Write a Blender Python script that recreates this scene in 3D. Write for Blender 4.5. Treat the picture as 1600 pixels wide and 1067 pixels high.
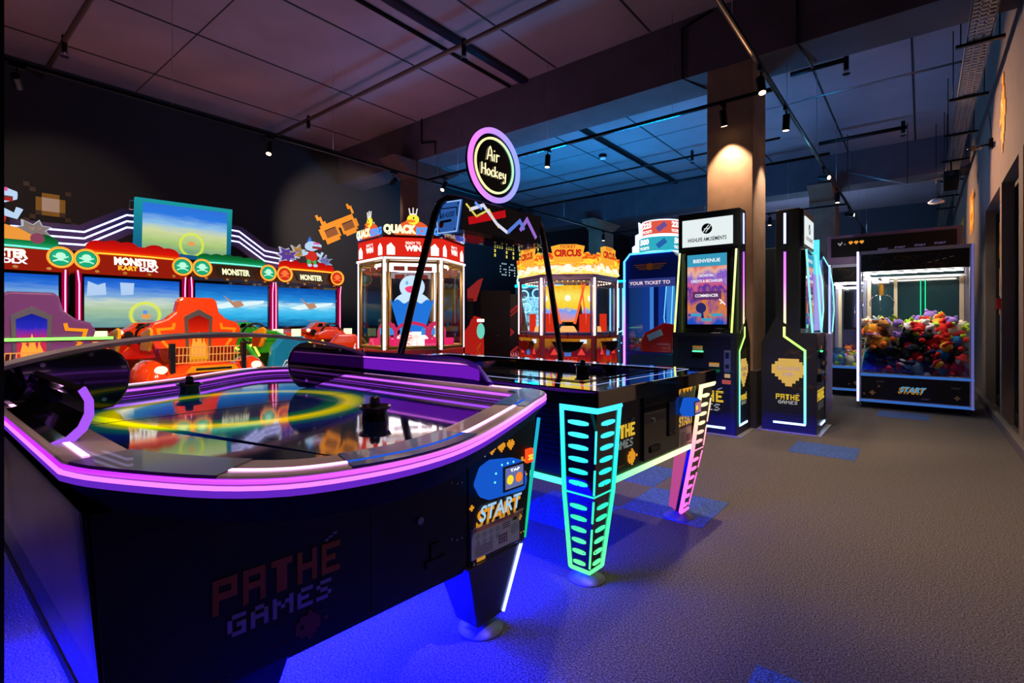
import bpy, bmesh, math, random
from mathutils import Vector, Matrix
PI = math.pi
R = math.radians
for o in list(bpy.data.objects): bpy.data.objects.remove(o)
C = bpy.context.scene.collection
S = bpy.context.scene
rnd = random.Random(7)

# ---------------------------------------------------------------- camera, world, exposure
cam = bpy.data.cameras.new('camera'); cam.sensor_width = 36; cam.lens = 788/1600*36
cam.shift_y = -30.5/1600; cam.clip_start = .02; cam.clip_end = 100
co = bpy.data.objects.new('camera', cam); C.objects.link(co)
co.location = (0, 0, 1.15); co.rotation_euler = (R(90), 0, R(39.1)); S.camera = co
S.view_settings.view_transform = 'Standard'; S.view_settings.look = 'None'
S.view_settings.exposure = 0; S.view_settings.gamma = 1; S.view_settings.use_curve_mapping = False
W = bpy.data.worlds.new('dim_interior'); S.world = W; W.use_nodes = True
W.node_tree.nodes['Background'].inputs[0].default_value = (.35, .38, .6, 1)
W.node_tree.nodes['Background'].inputs[1].default_value = .02

# ---------------------------------------------------------------- materials
MC = {}
def lin(c):
    if isinstance(c, str):
        c = [int(c[i:i+2], 16)/255 for i in (0, 2, 4)]
        return tuple(x/12.92 if x <= .04045 else ((x+.055)/1.055)**2.4 for x in c)
    return tuple(c)
def base(name):
    m = bpy.data.materials.new(name); m.use_nodes = True
    return m, m.node_tree, m.node_tree.nodes['Principled BSDF']
def mat(name, c='808080', rough=.5, metal=0, noise=0, scale=20, bump=0, coat=0, ior=None, alpha=1):
    if name in MC: return MC[name]
    m, t, b = base(name); c = lin(c)
    b.inputs['Base Color'].default_value = (*c, 1); b.inputs['Roughness'].default_value = rough
    b.inputs['Metallic'].default_value = metal; b.inputs['Coat Weight'].default_value = coat
    if ior: b.inputs['IOR'].default_value = ior
    if noise or bump:
        n = t.nodes.new('ShaderNodeTexNoise'); n.inputs['Scale'].default_value = scale; n.inputs['Detail'].default_value = 5
        tc = t.nodes.new('ShaderNodeTexCoord'); t.links.new(tc.outputs['Object'], n.inputs['Vector'])
        if noise:
            r = t.nodes.new('ShaderNodeValToRGB'); t.links.new(n.outputs['Fac'], r.inputs[0])
            r.color_ramp.elements[0].position = .3; r.color_ramp.elements[1].position = .7
            r.color_ramp.elements[0].color = (*[x*(1-noise) for x in c], 1); r.color_ramp.elements[1].color = (*[min(1, x*(1+noise)) for x in c], 1)
            t.links.new(r.outputs[0], b.inputs['Base Color'])
        if bump:
            u = t.nodes.new('ShaderNodeBump'); u.inputs['Strength'].default_value = bump; u.inputs['Distance'].default_value = .01
            t.links.new(n.outputs['Fac'], u.inputs['Height']); t.links.new(u.outputs[0], b.inputs['Normal'])
    MC[name] = m; return m
def em(name, c='ffffff', s=1.0):
    if name in MC: return MC[name]
    m = bpy.data.materials.new(name); m.use_nodes = True; t = m.node_tree; t.nodes.clear()
    e = t.nodes.new('ShaderNodeEmission'); o = t.nodes.new('ShaderNodeOutputMaterial')
    e.inputs[0].default_value = (*lin(c), 1); e.inputs[1].default_value = s
    t.links.new(e.outputs[0], o.inputs[0]); MC[name] = m; return m
def ramp(t, stops, interp='LINEAR'):
    r = t.nodes.new('ShaderNodeValToRGB'); r.color_ramp.interpolation = interp
    e = r.color_ramp.elements
    while len(e) < len(stops): e.new(.5)
    for i, (p, c) in enumerate(stops): e[i].position = p; e[i].color = (*lin(c), 1)
    return r
def emgrad(name, stops=None, axis=2, s=1.0, interp='LINEAR', noise=0, nscale=3, gloss=False):
    """emission whose colour runs along one Generated axis (RGB light strips, printed backlit panels)"""
    if name in MC: return MC[name]
    m = bpy.data.materials.new(name); m.use_nodes = True; t = m.node_tree; t.nodes.clear()
    e = t.nodes.new('ShaderNodeEmission'); o = t.nodes.new('ShaderNodeOutputMaterial')
    tc = t.nodes.new('ShaderNodeTexCoord'); sx = t.nodes.new('ShaderNodeSeparateXYZ'); t.links.new(tc.outputs['Generated'], sx.inputs[0])
    src = sx.outputs[axis]
    if noise:
        n = t.nodes.new('ShaderNodeTexNoise'); n.inputs['Scale'].default_value = nscale; n.inputs['Detail'].default_value = 3
        t.links.new(tc.outputs['Generated'], n.inputs['Vector'])
        ma = t.nodes.new('ShaderNodeMath'); ma.operation = 'MULTIPLY_ADD'; ma.inputs[1].default_value = noise
        t.links.new(n.outputs['Fac'], ma.inputs[0]); t.links.new(src, ma.inputs[2])
        mb = t.nodes.new('ShaderNodeMath'); mb.operation = 'SUBTRACT'; mb.inputs[1].default_value = noise/2
        t.links.new(ma.outputs[0], mb.inputs[0]); src = mb.outputs[0]
    r = ramp(t, stops, interp); t.links.new(src, r.inputs[0]); t.links.new(r.outputs[0], e.inputs[0])
    e.inputs[1].default_value = s; t.links.new(e.outputs[0], o.inputs[0]); MC[name] = m; return m
def glass(name, tint='ffffff', refl=.08, rough=.01):
    if name in MC: return MC[name]
    m = bpy.data.materials.new(name); m.use_nodes = True; t = m.node_tree; t.nodes.clear()
    a = t.nodes.new('ShaderNodeBsdfTransparent'); a.inputs[0].default_value = (*lin(tint), 1)
    g = t.nodes.new('ShaderNodeBsdfGlossy'); g.inputs['Roughness'].default_value = rough
    x = t.nodes.new('ShaderNodeMixShader'); x.inputs[0].default_value = refl
    o = t.nodes.new('ShaderNodeOutputMaterial')
    t.links.new(a.outputs[0], x.inputs[1]); t.links.new(g.outputs[0], x.inputs[2]); t.links.new(x.outputs[0], o.inputs[0])
    MC[name] = m; return m
def screen_mat(name, stops, ring=None, noise=.25, nscale=4, s=1.0, ha=1):
    """game picture: bands running up the screen, broken by noise, with an optional glowing ring"""
    m = bpy.data.materials.new(name); m.use_nodes = True; t = m.node_tree; t.nodes.clear(); L = t.links
    e = t.nodes.new('ShaderNodeEmission'); o = t.nodes.new('ShaderNodeOutputMaterial')
    tc = t.nodes.new('ShaderNodeTexCoord'); sx = t.nodes.new('ShaderNodeSeparateXYZ'); L.new(tc.outputs['Generated'], sx.inputs[0])
    mp = t.nodes.new('ShaderNodeMapping'); mp.inputs['Rotation'].default_value = (.5, .5, .3); mp.inputs['Scale'].default_value = (1, 1, 4)
    L.new(tc.outputs['Generated'], mp.inputs[0])
    n = t.nodes.new('ShaderNodeTexNoise'); n.inputs['Scale'].default_value = nscale; n.inputs['Detail'].default_value = 6; L.new(mp.outputs[0], n.inputs['Vector'])
    a = t.nodes.new('ShaderNodeMath'); a.operation = 'MULTIPLY_ADD'; a.inputs[1].default_value = noise; L.new(n.outputs['Fac'], a.inputs[0]); L.new(sx.outputs[2], a.inputs[2])
    b = t.nodes.new('ShaderNodeMath'); b.operation = 'SUBTRACT'; b.inputs[1].default_value = noise/2; L.new(a.outputs[0], b.inputs[0])
    r = ramp(t, stops); L.new(b.outputs[0], r.inputs[0]); col = r.outputs[0]
    if ring:
        cy, cz, rad, w, rc, asp = ring
        def M(op, x, y):
            q = t.nodes.new('ShaderNodeMath'); q.operation = op
            for i, z in enumerate((x, y)):
                if z is None: continue
                if isinstance(z, (int, float)): q.inputs[i].default_value = z
                else: L.new(z, q.inputs[i])
            return q.outputs[0]
        dy = M('MULTIPLY', M('SUBTRACT', sx.outputs[ha], cy), asp); dz = M('SUBTRACT', sx.outputs[2], cz)
        d = M('SQRT', M('ADD', M('MULTIPLY', dy, dy), M('MULTIPLY', dz, dz)), None)
        k = M('ABSOLUTE', M('SUBTRACT', d, rad), None)
        rr = ramp(t, [(0, 'ffffff'), (w, '000000')]); L.new(k, rr.inputs[0])
        mx = t.nodes.new('ShaderNodeMix'); mx.data_type = 'RGBA'; L.new(rr.outputs[0], mx.inputs[0]); L.new(col, mx.inputs[6]); mx.inputs[7].default_value = (*lin(rc), 1)
        col = mx.outputs[2]
    L.new(col, e.inputs[0]); e.inputs[1].default_value = s; L.new(e.outputs[0], o.inputs[0]); return m

# ---------------------------------------------------------------- mesh builder
ORI = Vector((0, 0, 0))
class MB:
    def __init__(s): s.v = []; s.f = []; s.mi = []; s.sm = []; s.T = Matrix.Identity(4); s.m = 0; s.smooth = False
    def frame(s, o, r, u):
        r = Vector(r).normalized(); u = Vector(u).normalized(); n = r.cross(u)
        s.T = Matrix(((r.x, u.x, n.x, o[0]), (r.y, u.y, n.y, o[1]), (r.z, u.z, n.z, o[2]), (0, 0, 0, 1))); return s
    def add(s, vs, fs):
        k = len(s.v); s.v += [s.T @ Vector(p) for p in vs]
        for f in fs: s.f.append([k+i for i in f]); s.mi.append(s.m); s.sm.append(s.smooth)
        return s
    def box(s, x0, x1, y0, y1, z0, z1):
        return s.add([(x, y, z) for x in (x0, x1) for y in (y0, y1) for z in (z0, z1)],
                     [(0, 1, 3, 2), (4, 6, 7, 5), (0, 4, 5, 1), (2, 3, 7, 6), (0, 2, 6, 4), (1, 5, 7, 3)])
    def cbox(s, c, d): return s.box(c[0]-d[0]/2, c[0]+d[0]/2, c[1]-d[1]/2, c[1]+d[1]/2, c[2]-d[2]/2, c[2]+d[2]/2)
    def prism(s, p, a, b, ax=2):
        """polygon p in the plane across axis ax, from a to b"""
        def q(t, h): return (h, *t) if ax == 0 else ((t[0], h, t[1]) if ax == 1 else (*t, h))
        n = len(p); return s.add([q(t, a) for t in p]+[q(t, b) for t in p], [tuple(range(n-1, -1, -1)), tuple(range(n, 2*n))]+[(i, (i+1) % n, n+(i+1) % n, n+i) for i in range(n)])
    def loft(s, rings, cap=True, closed=True):
        n = len(rings[0]); vs = [p for r in rings for p in r]; fs = []
        for k in range(len(rings)-1):
            for i in range(n if closed else n-1):
                j = (i+1) % n; fs.append((k*n+i, k*n+j, (k+1)*n+j, (k+1)*n+i))
        if cap and closed: fs += [tuple(range(n-1, -1, -1)), tuple(range((len(rings)-1)*n, len(rings)*n))]
        return s.add(vs, fs)
    def band(s, prof_rings): return s.loft(prof_rings+[prof_rings[0]], cap=False)
    def tube(s, pts, r, n=8, closed=False, flat=1.0):
        pts = [Vector(p) for p in pts]; rings = []; N = len(pts); up = None
        for i, p in enumerate(pts):
            if closed: t = pts[(i+1) % N]-pts[i-1]
            else: t = pts[min(i+1, N-1)]-pts[max(i-1, 0)]
            t.normalize()
            if up is None:
                up = Vector((0, 0, 1)) if abs(t.z) < .9 else Vector((1, 0, 0))
            a = t.cross(up)
            if a.length < 1e-4: a = t.cross(Vector((0, 1, 0)))
            a.normalize(); b = a.cross(t); up = b if abs(b.length) > .1 else up
            rr = r[i] if isinstance(r, (list, tuple)) else r
            rings.append([p+(a*math.cos(2*PI*k/n)+b*math.sin(2*PI*k/n)*flat)*rr for k in range(n)])
        sm = s.smooth; s.smooth = True
        if closed: s.loft(rings+[rings[0]], cap=False)
        else: s.loft(rings)
        s.smooth = sm; return s
    def cyl(s, c, r, h, n=24, r2=None, ax=2):
        r2 = r if r2 is None else r2
        def q(a, rr, hh):
            x, y = rr*math.cos(a), rr*math.sin(a)
            return {2: (c[0]+x, c[1]+y, c[2]+hh), 0: (c[0]+hh, c[1]+x, c[2]+y), 1: (c[0]+y, c[1]+hh, c[2]+x)}[ax]
        return s.loft([[q(2*PI*k/n, r, 0) for k in range(n)], [q(2*PI*k/n, r2, h) for k in range(n)]])
    def lathe(s, c, prof, n=24):
        sm = s.smooth; s.smooth = True
        s.loft([[(c[0]+r*math.cos(2*PI*k/n), c[1]+r*math.sin(2*PI*k/n), c[2]+z) for k in range(n)] for r, z in prof]); s.smooth = sm; return s
    def ball(s, c, d, n=12, m=8, ax=None):
        """ellipsoid with radii d"""
        if isinstance(d, (int, float)): d = (d, d, d)
        sm = s.smooth; s.smooth = True; rings = []
        for j in range(1, m):
            t = PI*j/m; rings.append([(c[0]+d[0]*math.sin(t)*math.cos(2*PI*k/n), c[1]+d[1]*math.sin(t)*math.sin(2*PI*k/n), c[2]-d[2]*math.cos(t)) for k in range(n)])
        s.loft(rings); s.smooth = sm; return s
    def disc(s, c, r, h=.002, n=24, ry=None):
        ry = r if ry is None else ry
        return s.prism([(c[0]+r*math.cos(2*PI*k/n), c[1]+ry*math.sin(2*PI*k/n)) for k in range(n)], c[2], c[2]+h)
    def ring2(s, c, r, w, h=.004, n=32):
        o = [(c[0]+r*math.cos(2*PI*k/n), c[1]+r*math.sin(2*PI*k/n)) for k in range(n)]; i = [(c[0]+(r-w)*math.cos(2*PI*k/n), c[1]+(r-w)*math.sin(2*PI*k/n)) for k in range(n)]
        return s.band([[(*p, c[2]) for p in o], [(*p, c[2]+h) for p in o], [(*p, c[2]+h) for p in i], [(*p, c[2]) for p in i]])
    def stroke(s, pts, w, c=0, h=.003, closed=False):
        """flat polyline in the frame's plane"""
        P = [Vector((p[0], p[1])) for p in pts]; N = len(P); a = []; b = []
        for i in range(N):
            d1 = (P[i]-P[i-1]).normalized() if (i > 0 or closed) else (P[1]-P[0]).normalized()
            d2 = (P[(i+1) % N]-P[i]).normalized() if (i < N-1 or closed) else d1
            t = d1+d2; t = t.normalized() if t.length > 1e-6 else d1; nn = Vector((-t.y, t.x)); k = w/2/max(.35, nn.dot(Vector((-d1.y, d1.x))))
            a.append(P[i]+nn*k); b.append(P[i]-nn*k)
        rng = range(N) if closed else range(N-1)
        for i in rng:
            j = (i+1) % N; s.prism([tuple(b[i]), tuple(b[j]), tuple(a[j]), tuple(a[i])], c, c+h)
        return s
    def pix(s, rows, x0, y0, px, chars='#', c=0, h=.003, py=None, gap=0):
        """pixel art: rows from the top, lower-left corner at x0, y0"""
        py = py or px; n = len(rows)
        for j, row in enumerate(rows):
            y = y0+(n-1-j)*py; i = 0
            while i < len(row):
                if row[i] in chars:
                    k = i
                    while k < len(row) and row[k] in chars and (not gap or k == i): k += 1
                    s.box(x0+i*px+gap, x0+k*px-gap, y+gap, y+py-gap, c, c+h); i = k
                else: i += 1
        return s
    def build(s, name, mats, parent=None, bevel=0, ori=None, auto=False):
        me = bpy.data.meshes.new(name); o0 = ORI if ori is None else Vector(ori)
        me.from_pydata([tuple(p-o0) for p in s.v], [], s.f)
        if not isinstance(mats, (list, tuple)): mats = [mats]
        for m in mats: me.materials.append(m)
        for i, p in enumerate(me.polygons): p.material_index = min(s.mi[i], len(mats)-1); p.use_smooth = s.sm[i]
        bm = bmesh.new(); bm.from_mesh(me); bmesh.ops.recalc_face_normals(bm, faces=bm.faces); bm.to_mesh(me); bm.free()
        o = bpy.data.objects.new(name, me); C.objects.link(o)
        if parent: o.parent = parent
        else: o.location = o0
        if bevel:
            b = o.modifiers.new('bevel', 'BEVEL'); b.width = bevel; b.segments = 2; b.limit_method = 'ANGLE'; b.angle_limit = R(40)
        return o
def tag(o, label=None, cat=None, group=None, kind=None):
    if label: o['label'] = label
    if cat: o['category'] = cat
    if group: o['group'] = group
    if kind: o['kind'] = kind
    return o
def root(name, label, cat, loc=(0, 0, 0), group=None):
    """Empty at the base; parts built afterwards are given in the coordinates around it"""
    global ORI
    o = bpy.data.objects.new(name, None); C.objects.link(o); o.location = loc; o.empty_display_size = .2
    tag(o, label, cat, group); ORI = Vector(loc); return o
def place(o, loc, rz=0):
    o.location = loc; o.rotation_euler = (0, 0, rz); return o
def kids(o): return [c for c in bpy.data.objects if c.parent == o]
def copy_tree(o, parent=None):
    c = o.copy(); C.objects.link(c)
    if parent: c.parent = parent
    for ch in kids(o): copy_tree(ch, c)
    return c
def done():
    global ORI
    ORI = Vector((0, 0, 0))
TC = {}
def text(s, o, r, u, w, h, m, parent, name='lettering', depth=.003, bold=.02, shear=0, align='C', build=True):
    """letters fitted into a w x h box centred on o"""
    key = (s, bold, shear)
    if key not in TC:
        cu = bpy.data.curves.new('t', 'FONT'); cu.body = s; cu.offset = bold; cu.shear = shear; cu.resolution_u = 3; cu.extrude = .0
        ob = bpy.data.objects.new('t', cu); C.objects.link(ob); dg = bpy.context.evaluated_depsgraph_get()
        me = bpy.data.meshes.new_from_object(ob.evaluated_get(dg))
        TC[key] = ([v.co.copy() for v in me.vertices], [list(p.vertices) for p in me.polygons])
        bpy.data.objects.remove(ob); bpy.data.curves.remove(cu); bpy.data.meshes.remove(me)
    vs, fs = TC[key]
    x0 = min(v.x for v in vs); x1 = max(v.x for v in vs); y0 = min(v.y for v in vs); y1 = max(v.y for v in vs)
    b = MB().frame(o, r, u); n = len(vs)
    P = [((v.x-x0)/(x1-x0)*w-w/2, (v.y-y0)/(y1-y0)*h-h/2) for v in vs]
    b.add([(*p, depth) for p in P], fs)
    if not build: return b
    return b.build(name, m, parent)
GL = {'P': ['####', '#..#', '####', '#...', '#...'], 'A': ['####', '#..#', '####', '#..#', '#..#'], 'T': ['####', '.##.', '.##.', '.##.', '.##.'],
      'H': ['#..#', '#..#', '####', '#..#', '#..#'], 'E': ['####', '#...', '###.', '#...', '####'], 'G': ['.###', '#...', '#.##', '#..#', '.###'],
      'M': ['#...#', '##.##', '#.#.#', '#...#', '#...#'], 'S': ['.###', '#...', '.##.', '...#', '###.'], 'R': ['###.', '#..#', '###.', '#.#.', '#..#'], 'a': ['.##.', '#..#', '####', '#..#', '#..#'], 'e': ['.###', '#...', '###.', '#...', '####']}
def word(w, big=1):
    rows = ['']*5
    for ch in w:
        g = GL[ch]
        rows = [a+b+'.' for a, b in zip(rows, g)]
    return rows
def pathe(o, r, u, w, m1, m2, parent, name='pathe_games_logo', acc=True, gap=0):
    """PATHE over GAMES in pixel letters, width w, centred on o; each pixel split in four for a sheared look"""
    b = MB().frame(o, r, u); rows = word('PATHE'); n = len(rows[0])-1; px = w/n
    b.pix(rows, -w/2, .02*w, px, py=px*1.25, gap=gap)
    if acc:
        b.m = 1
        for i, (x, y) in enumerate([(n-3.2, 0), (n-2.6, .7), (n-2.2, .7), (n-1.6, 1.4), (n-1.2, 1.4)]): b.box(-w/2+x*px, -w/2+(x+.6)*px, .02*w+px*(6.7+y*.7), .02*w+px*(7.2+y*.7), 0, .003)
    b.m = 1; rows = word('GaMeS'); n = len(rows[0])-1; p2 = w*.82/n
    b.pix(rows, -w*.40, -w*.02-5*p2, p2, py=p2*.98, gap=gap)
    return b.build(name, [m1, m2], parent)
HEART = ['.#.#.', '#####', '#####', '.###.', '..#..']
CHICK = ['.....#', '#...##', '##.##.', '.####.', '..##..', '..#...']

# ---------------------------------------------------------------- shared materials
M_ = dict(
 black=mat('black_laminate', '08080b', .35), gloss=mat('gloss_black', '050507', .08, coat=1), matte=mat('matte_black_paint', '0c0b10', .8),
 metal=mat('dark_metal', '1a1a1e', .35, .8), steel=mat('brushed_steel', '9a9a9e', .3, .9), chrome=mat('chrome', 'e0e0e8', .08, 1), rail=mat('satin_taupe_rail', 'a48e98', .3, 0, coat=.3),
 orange=mat('orange_print', 'ef9a12', .5), yellow=mat('yellow_print', 'ffc81e', .5), white=mat('white_print', 'e8e6f0', .5), grey=mat('grey_plastic', '8a8a90', .5),
 blue=mat('blue_plastic', '1b5ff2', .35), red=mat('red_plastic', 'd81210', .25, coat=.6), lightblue=mat('light_blue_print', '9cd8ff', .5),
 navy=mat('navy_print', '060a2a', .3, coat=.3))
M_['glass'] = glass('clear_glass', 'f8fbff', .07)
M_['tint'] = glass('tinted_acrylic', '16141c', .1, .03)
E_ = dict(
 pink=em('pink_led', (1, .12, .85), 3), purple=em('purple_led', (.52, .06, 1), 2.2), pinkw=em('pink_white_led', (1, .45, .95), 2.6), cyan=em('cyan_led', (.1, .9, .95), 2.2), blue=em('blue_led', (.03, .12, 1), 6),
 white=em('white_led', (.9, .95, 1), 2), warm=em('warm_lamp', (1, .62, .3), 12), bw=em('blue_white_led', (.35, .45, 1), 3), green=em('green_led', (.1, 1, .35), 1.8), yellow=em('yellow_led', (1, .9, .25), 1.6),
 orange=em('orange_neon', (1, .3, .03), 2.6), lilac=em('lilac_led', (.75, .6, 1), 1.6), red=em('red_panel', (.75, .02, .01), 1), redneon=em('crimson_neon', (1, .05, .25), 2.4))
# ---------------------------------------------------------------- the room
def struct(name, b, m, bevel=0):
    o = b.build(name, m, None, bevel); o['kind'] = 'structure'; return o
CE = 4.73; BU = 4.03
def carpet(name, c1, c2):
    m, t, b = base(name); L = t.links
    tc = t.nodes.new('ShaderNodeTexCoord'); n = t.nodes.new('ShaderNodeTexNoise'); n.inputs['Scale'].default_value = 150; n.inputs['Detail'].default_value = 6; n.inputs['Roughness'].default_value = .75
    L.new(tc.outputs['Object'], n.inputs['Vector'])
    r = ramp(t, [(.42, c1), (.52, c2), (.62, [min(1, x*2.6) for x in lin(c2)])]); L.new(n.outputs['Fac'], r.inputs[0])
    L.new(r.outputs[0], b.inputs['Base Color']); b.inputs['Roughness'].default_value = .9
    u = t.nodes.new('ShaderNodeBump'); u.inputs['Strength'].default_value = .5; u.inputs['Distance'].default_value = .006; L.new(n.outputs['Fac'], u.inputs['Height']); L.new(u.outputs[0], b.inputs['Normal'])
    return m
struct('floor', MB().box(-9.7, 1.1, -1.6, 19.7, -.05, 0), carpet('brown_grey_carpet', '100e0e', '504a46'))
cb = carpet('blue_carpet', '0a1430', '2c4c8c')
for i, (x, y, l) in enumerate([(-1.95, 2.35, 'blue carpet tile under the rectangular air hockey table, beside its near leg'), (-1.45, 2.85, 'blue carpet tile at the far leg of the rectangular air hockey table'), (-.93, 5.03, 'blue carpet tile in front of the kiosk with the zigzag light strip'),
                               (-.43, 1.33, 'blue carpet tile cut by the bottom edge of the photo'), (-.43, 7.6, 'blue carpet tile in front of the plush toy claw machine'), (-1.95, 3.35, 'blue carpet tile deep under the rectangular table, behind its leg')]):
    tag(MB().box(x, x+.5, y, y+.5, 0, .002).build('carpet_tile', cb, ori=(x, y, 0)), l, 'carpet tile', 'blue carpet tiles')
def ceiling_mat():
    m = mat('ceiling_board', '857580', .85, noise=.12, scale=1.2); return m
struct('ceiling', MB().box(-9.7, 1.1, -1.6, 19.7, CE, CE+.1), ceiling_mat())
b = MB()
for x in (-8.6, -7.0, -5.5, -4.0, -2.6, -1.2, -.1): b.box(x-.012, x+.012, -1.5, 5.9, CE-.006, CE+.01); b.box(x-.012, x+.012, 6.5, 12.7, CE-.006, CE+.01)
for y in (2.4, 9.3): b.box(-9.5, .7, y-.006, y+.006, CE-.004, CE+.01)
struct('trim_1', b, M_['matte'])
wallm = mat('dark_navy_wall_paint', '17171f', .75, noise=.15, scale=2)
struct('wall_left', MB().box(-9.7, -9.5, -1.6, 19.7, 0, CE), wallm)
struct('wall_back', MB().box(-9.5, 1.1, 19.5, 19.7, 0, CE), mat('blue_grey_wall', '303644', .8))
struct('wall_front', MB().box(-9.5, 1.1, -1.6, -1.4, 0, CE), M_['matte'])
conc = mat('painted_concrete', '8a7260', .75, noise=.18, scale=5, bump=.25)
beamm = mat('grey_beam_concrete', '4e4854', .8, noise=.15, scale=3, bump=.1)
for i, y in enumerate((5.92, 12.7)): struct('trim_%d' % (i+2), MB().box(-9.5, .75, y, y+.6, BU, CE), beamm)
for i, (x, y) in enumerate([(-1.92, 5.92), (-7.47, 5.92), (-1.92, 12.7), (-7.47, 12.7)]):
    b = MB().box(x, x+.49, y, y+.58, 0, BU); b.prism([(y-.5, BU), (y+1.1, BU), (y+.6, BU-.28), (y, BU-.28)], x+.02, x+.47, 0) if i else None
    struct('trim_%d' % (i+4), b, conc if i in (0, 2, 3) else mat('brown_painted_concrete', '4a3a38', .8, noise=.15, scale=4), .008)
struct('baseboard_right', MB().box(-1.44, -1.38, 5.86, 6.5, .0, .62), M_['matte'])
# dark post of the doorway the picture is taken through
struct('trim_8', MB().box(-1.53, -1.411, .02, .141, 0, CE), mat('doorway_frame_paint', '0a0a14', .5))
# right wall with two framed openings
wr = mat('grey_brown_plaster', '6a5c56', .85, noise=.1, scale=6, bump=.15)
dark = mat('black_frame_paint', '0b0a0c', .45)
X = .70
b = MB().box(X, X+.35, -1.4, 19.5, 2.72, CE); b.box(X, X+.35, -1.4, 4.9, 0, 2.72); b.box(X, X+.35, 6.35, 6.62, 0, 2.72); b.box(X, X+.35, 7.92, 8.08, 0, 2.72); b.box(X, X+.35, 9.75, 19.5, 0, 2.72)
struct('wall_right', b, wr)
struct('baseboard_side', MB().box(X-.055, X, -1.4, 19.4, 0, .1), mat('grey_skirting', '57504e', .6), .004)
for n, (y0, y1) in enumerate([(4.9, 6.35), (6.62, 7.92), (8.08, 9.75)]):
    f = MB(); w = .05
    f.box(X+.10, X+.16, y0, y0+w, .1, 2.72); f.box(X+.10, X+.16, y1-w, y1, .1, 2.72); f.box(X+.10, X+.16, y0, y1, 2.64, 2.72); f.box(X+.10, X+.16, y0, y1, .0, .14)
    d = struct('window_%d' % (n+1), f, dark, .004)
    MB().box(X+.125, X+.135, y0+w, y1-w, .14, 2.64).build('window_pane', mat('dark_blue_pane', '0b1524', .12, coat=.5), d)
    if n == 2:
        q = MB().frame((X+.12, y1-.15, 1.1), (0, -1, 0), (0, 0, 1)); q.m = 0
        q.pix(['####..####', '#.######.#', '#.##..##.#', '####..####', '..........', '####..####', '#..####..#', '####..####', '.##....##.', '####..####'], .1, .15, .125); o1 = q.build('pixel_poster', [M_['orange']], d)
        q = MB().frame((X+.119, y1-.15, 1.1), (0, -1, 0), (0, 0, 1)); q.pix(['####.#', '####.#', '####.#', '......', '####.#', '####.#'], .3, .2, .19, h=.001); q.build('poster_highlight', mat('lilac_print', 'b9b4d8', .5), d)
    if n == 1:
        q = MB().frame((X+.12, y1-.3, .95), (0, -1, 0), (0, 0, 1)); q.pix(['...#..', '..##..', '..#...', '..#..#', '.#..##', '.#.##.', '#.##..', '##....', '#.....'], 0, 0, .12); q.build('pixel_poster', [mat('sand_print', 'c89a52', .5)], d)
# pixel art painted on the walls
def wall_art(name, label, layers, o, r, u, px):
    global ORI
    t = root(name, label, 'wall art', o)
    for nm, rows, m in layers: MB().frame(o, r, u).pix(rows, -len(rows[0])*px/2, -len(rows)*px/2, px, h=.006).build(nm, m, t)
    done(); return t
sun = ['#........#', '.#......#.', '..########'[:10]]
wall_art('pixel_sun_art', 'pixel sun with yellow rays painted on the dark left wall', [
 ('sun_rays', ['#........', '.#.....#.', '..#####..'.replace('#####', '.....'), '.........', '..#...#..'.replace('#', '.'), '.........', '..#...#..', '.#.....#.', '#.......#'], mat('brown_print', '4a352c', .6)),
 ('sun_corona', ['.........', '....#....'.replace('#', '.'), '...###...', '..#...#..', '..#...#..', '..#...#..', '...###...', '.........', '.........'], mat('mustard_print', 'a8801e', .6)),
 ('sun_core', ['.........', '.........', '.........', '...###...', '...###...', '...###...', '.........', '.........', '.........'], mat('cream_print', 'e6ddd0', .6))], (-9.49, 1.41, 2.79), (0, 1, 0), (0, 0, 1), .062)
g = ['.#..........#.', '.#..........#.', '..#..........#', '..#..........#', '..############', '.#######.#####', '.##...##.##.##', '.##...##.##..#', '.##...####...#', '.#######.#####', '..####....###.']
g = ['..#.............#.', '..##............##', '...#.............#', '...##............#', '..###############.', '.################.', '.##.....###.....##', '.##.....#.#.....##', '.##.....#.#.....##', '..#######.#######.', '..######...#####..']
G = root('pixel_glasses_art', 'tilted orange pixel sunglasses painted above the ticket machine on the left wall', 'wall art', (-9.49, 5.85, 3.22))
rr = Vector((0, math.cos(R(27)), math.sin(R(27)))); uu = Vector((0, -math.sin(R(27)), math.cos(R(27))))
MB().frame((-9.49, 5.85, 3.22), rr, uu).pix(g, -.50, -.34, .056, h=.006).build('glasses_frame', M_['orange'], G)
MB().frame((-9.49, 5.85, 3.22), rr, uu).box(-.34, -.04, -.24, -.08, 0, .004).box(.09, .40, -.24, -.08, 0, .004).build('lens', mat('brown_lens_print', '8a531c', .6), G); done()
G = root('pathe_games_sign', 'pixel lettering sign on the blue lit wall behind the circus machine', 'sign', (-9.49, 12.0, 3.1))
pathe((-9.485, 12.1, 2.95), (0, 1, 0), (0, 0, 1), 2.5, em('sign_yellow', (1, .85, .15), .8), em('sign_white', (.6, .9, 1), .8), G, acc=False, gap=.022); done()
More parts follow.
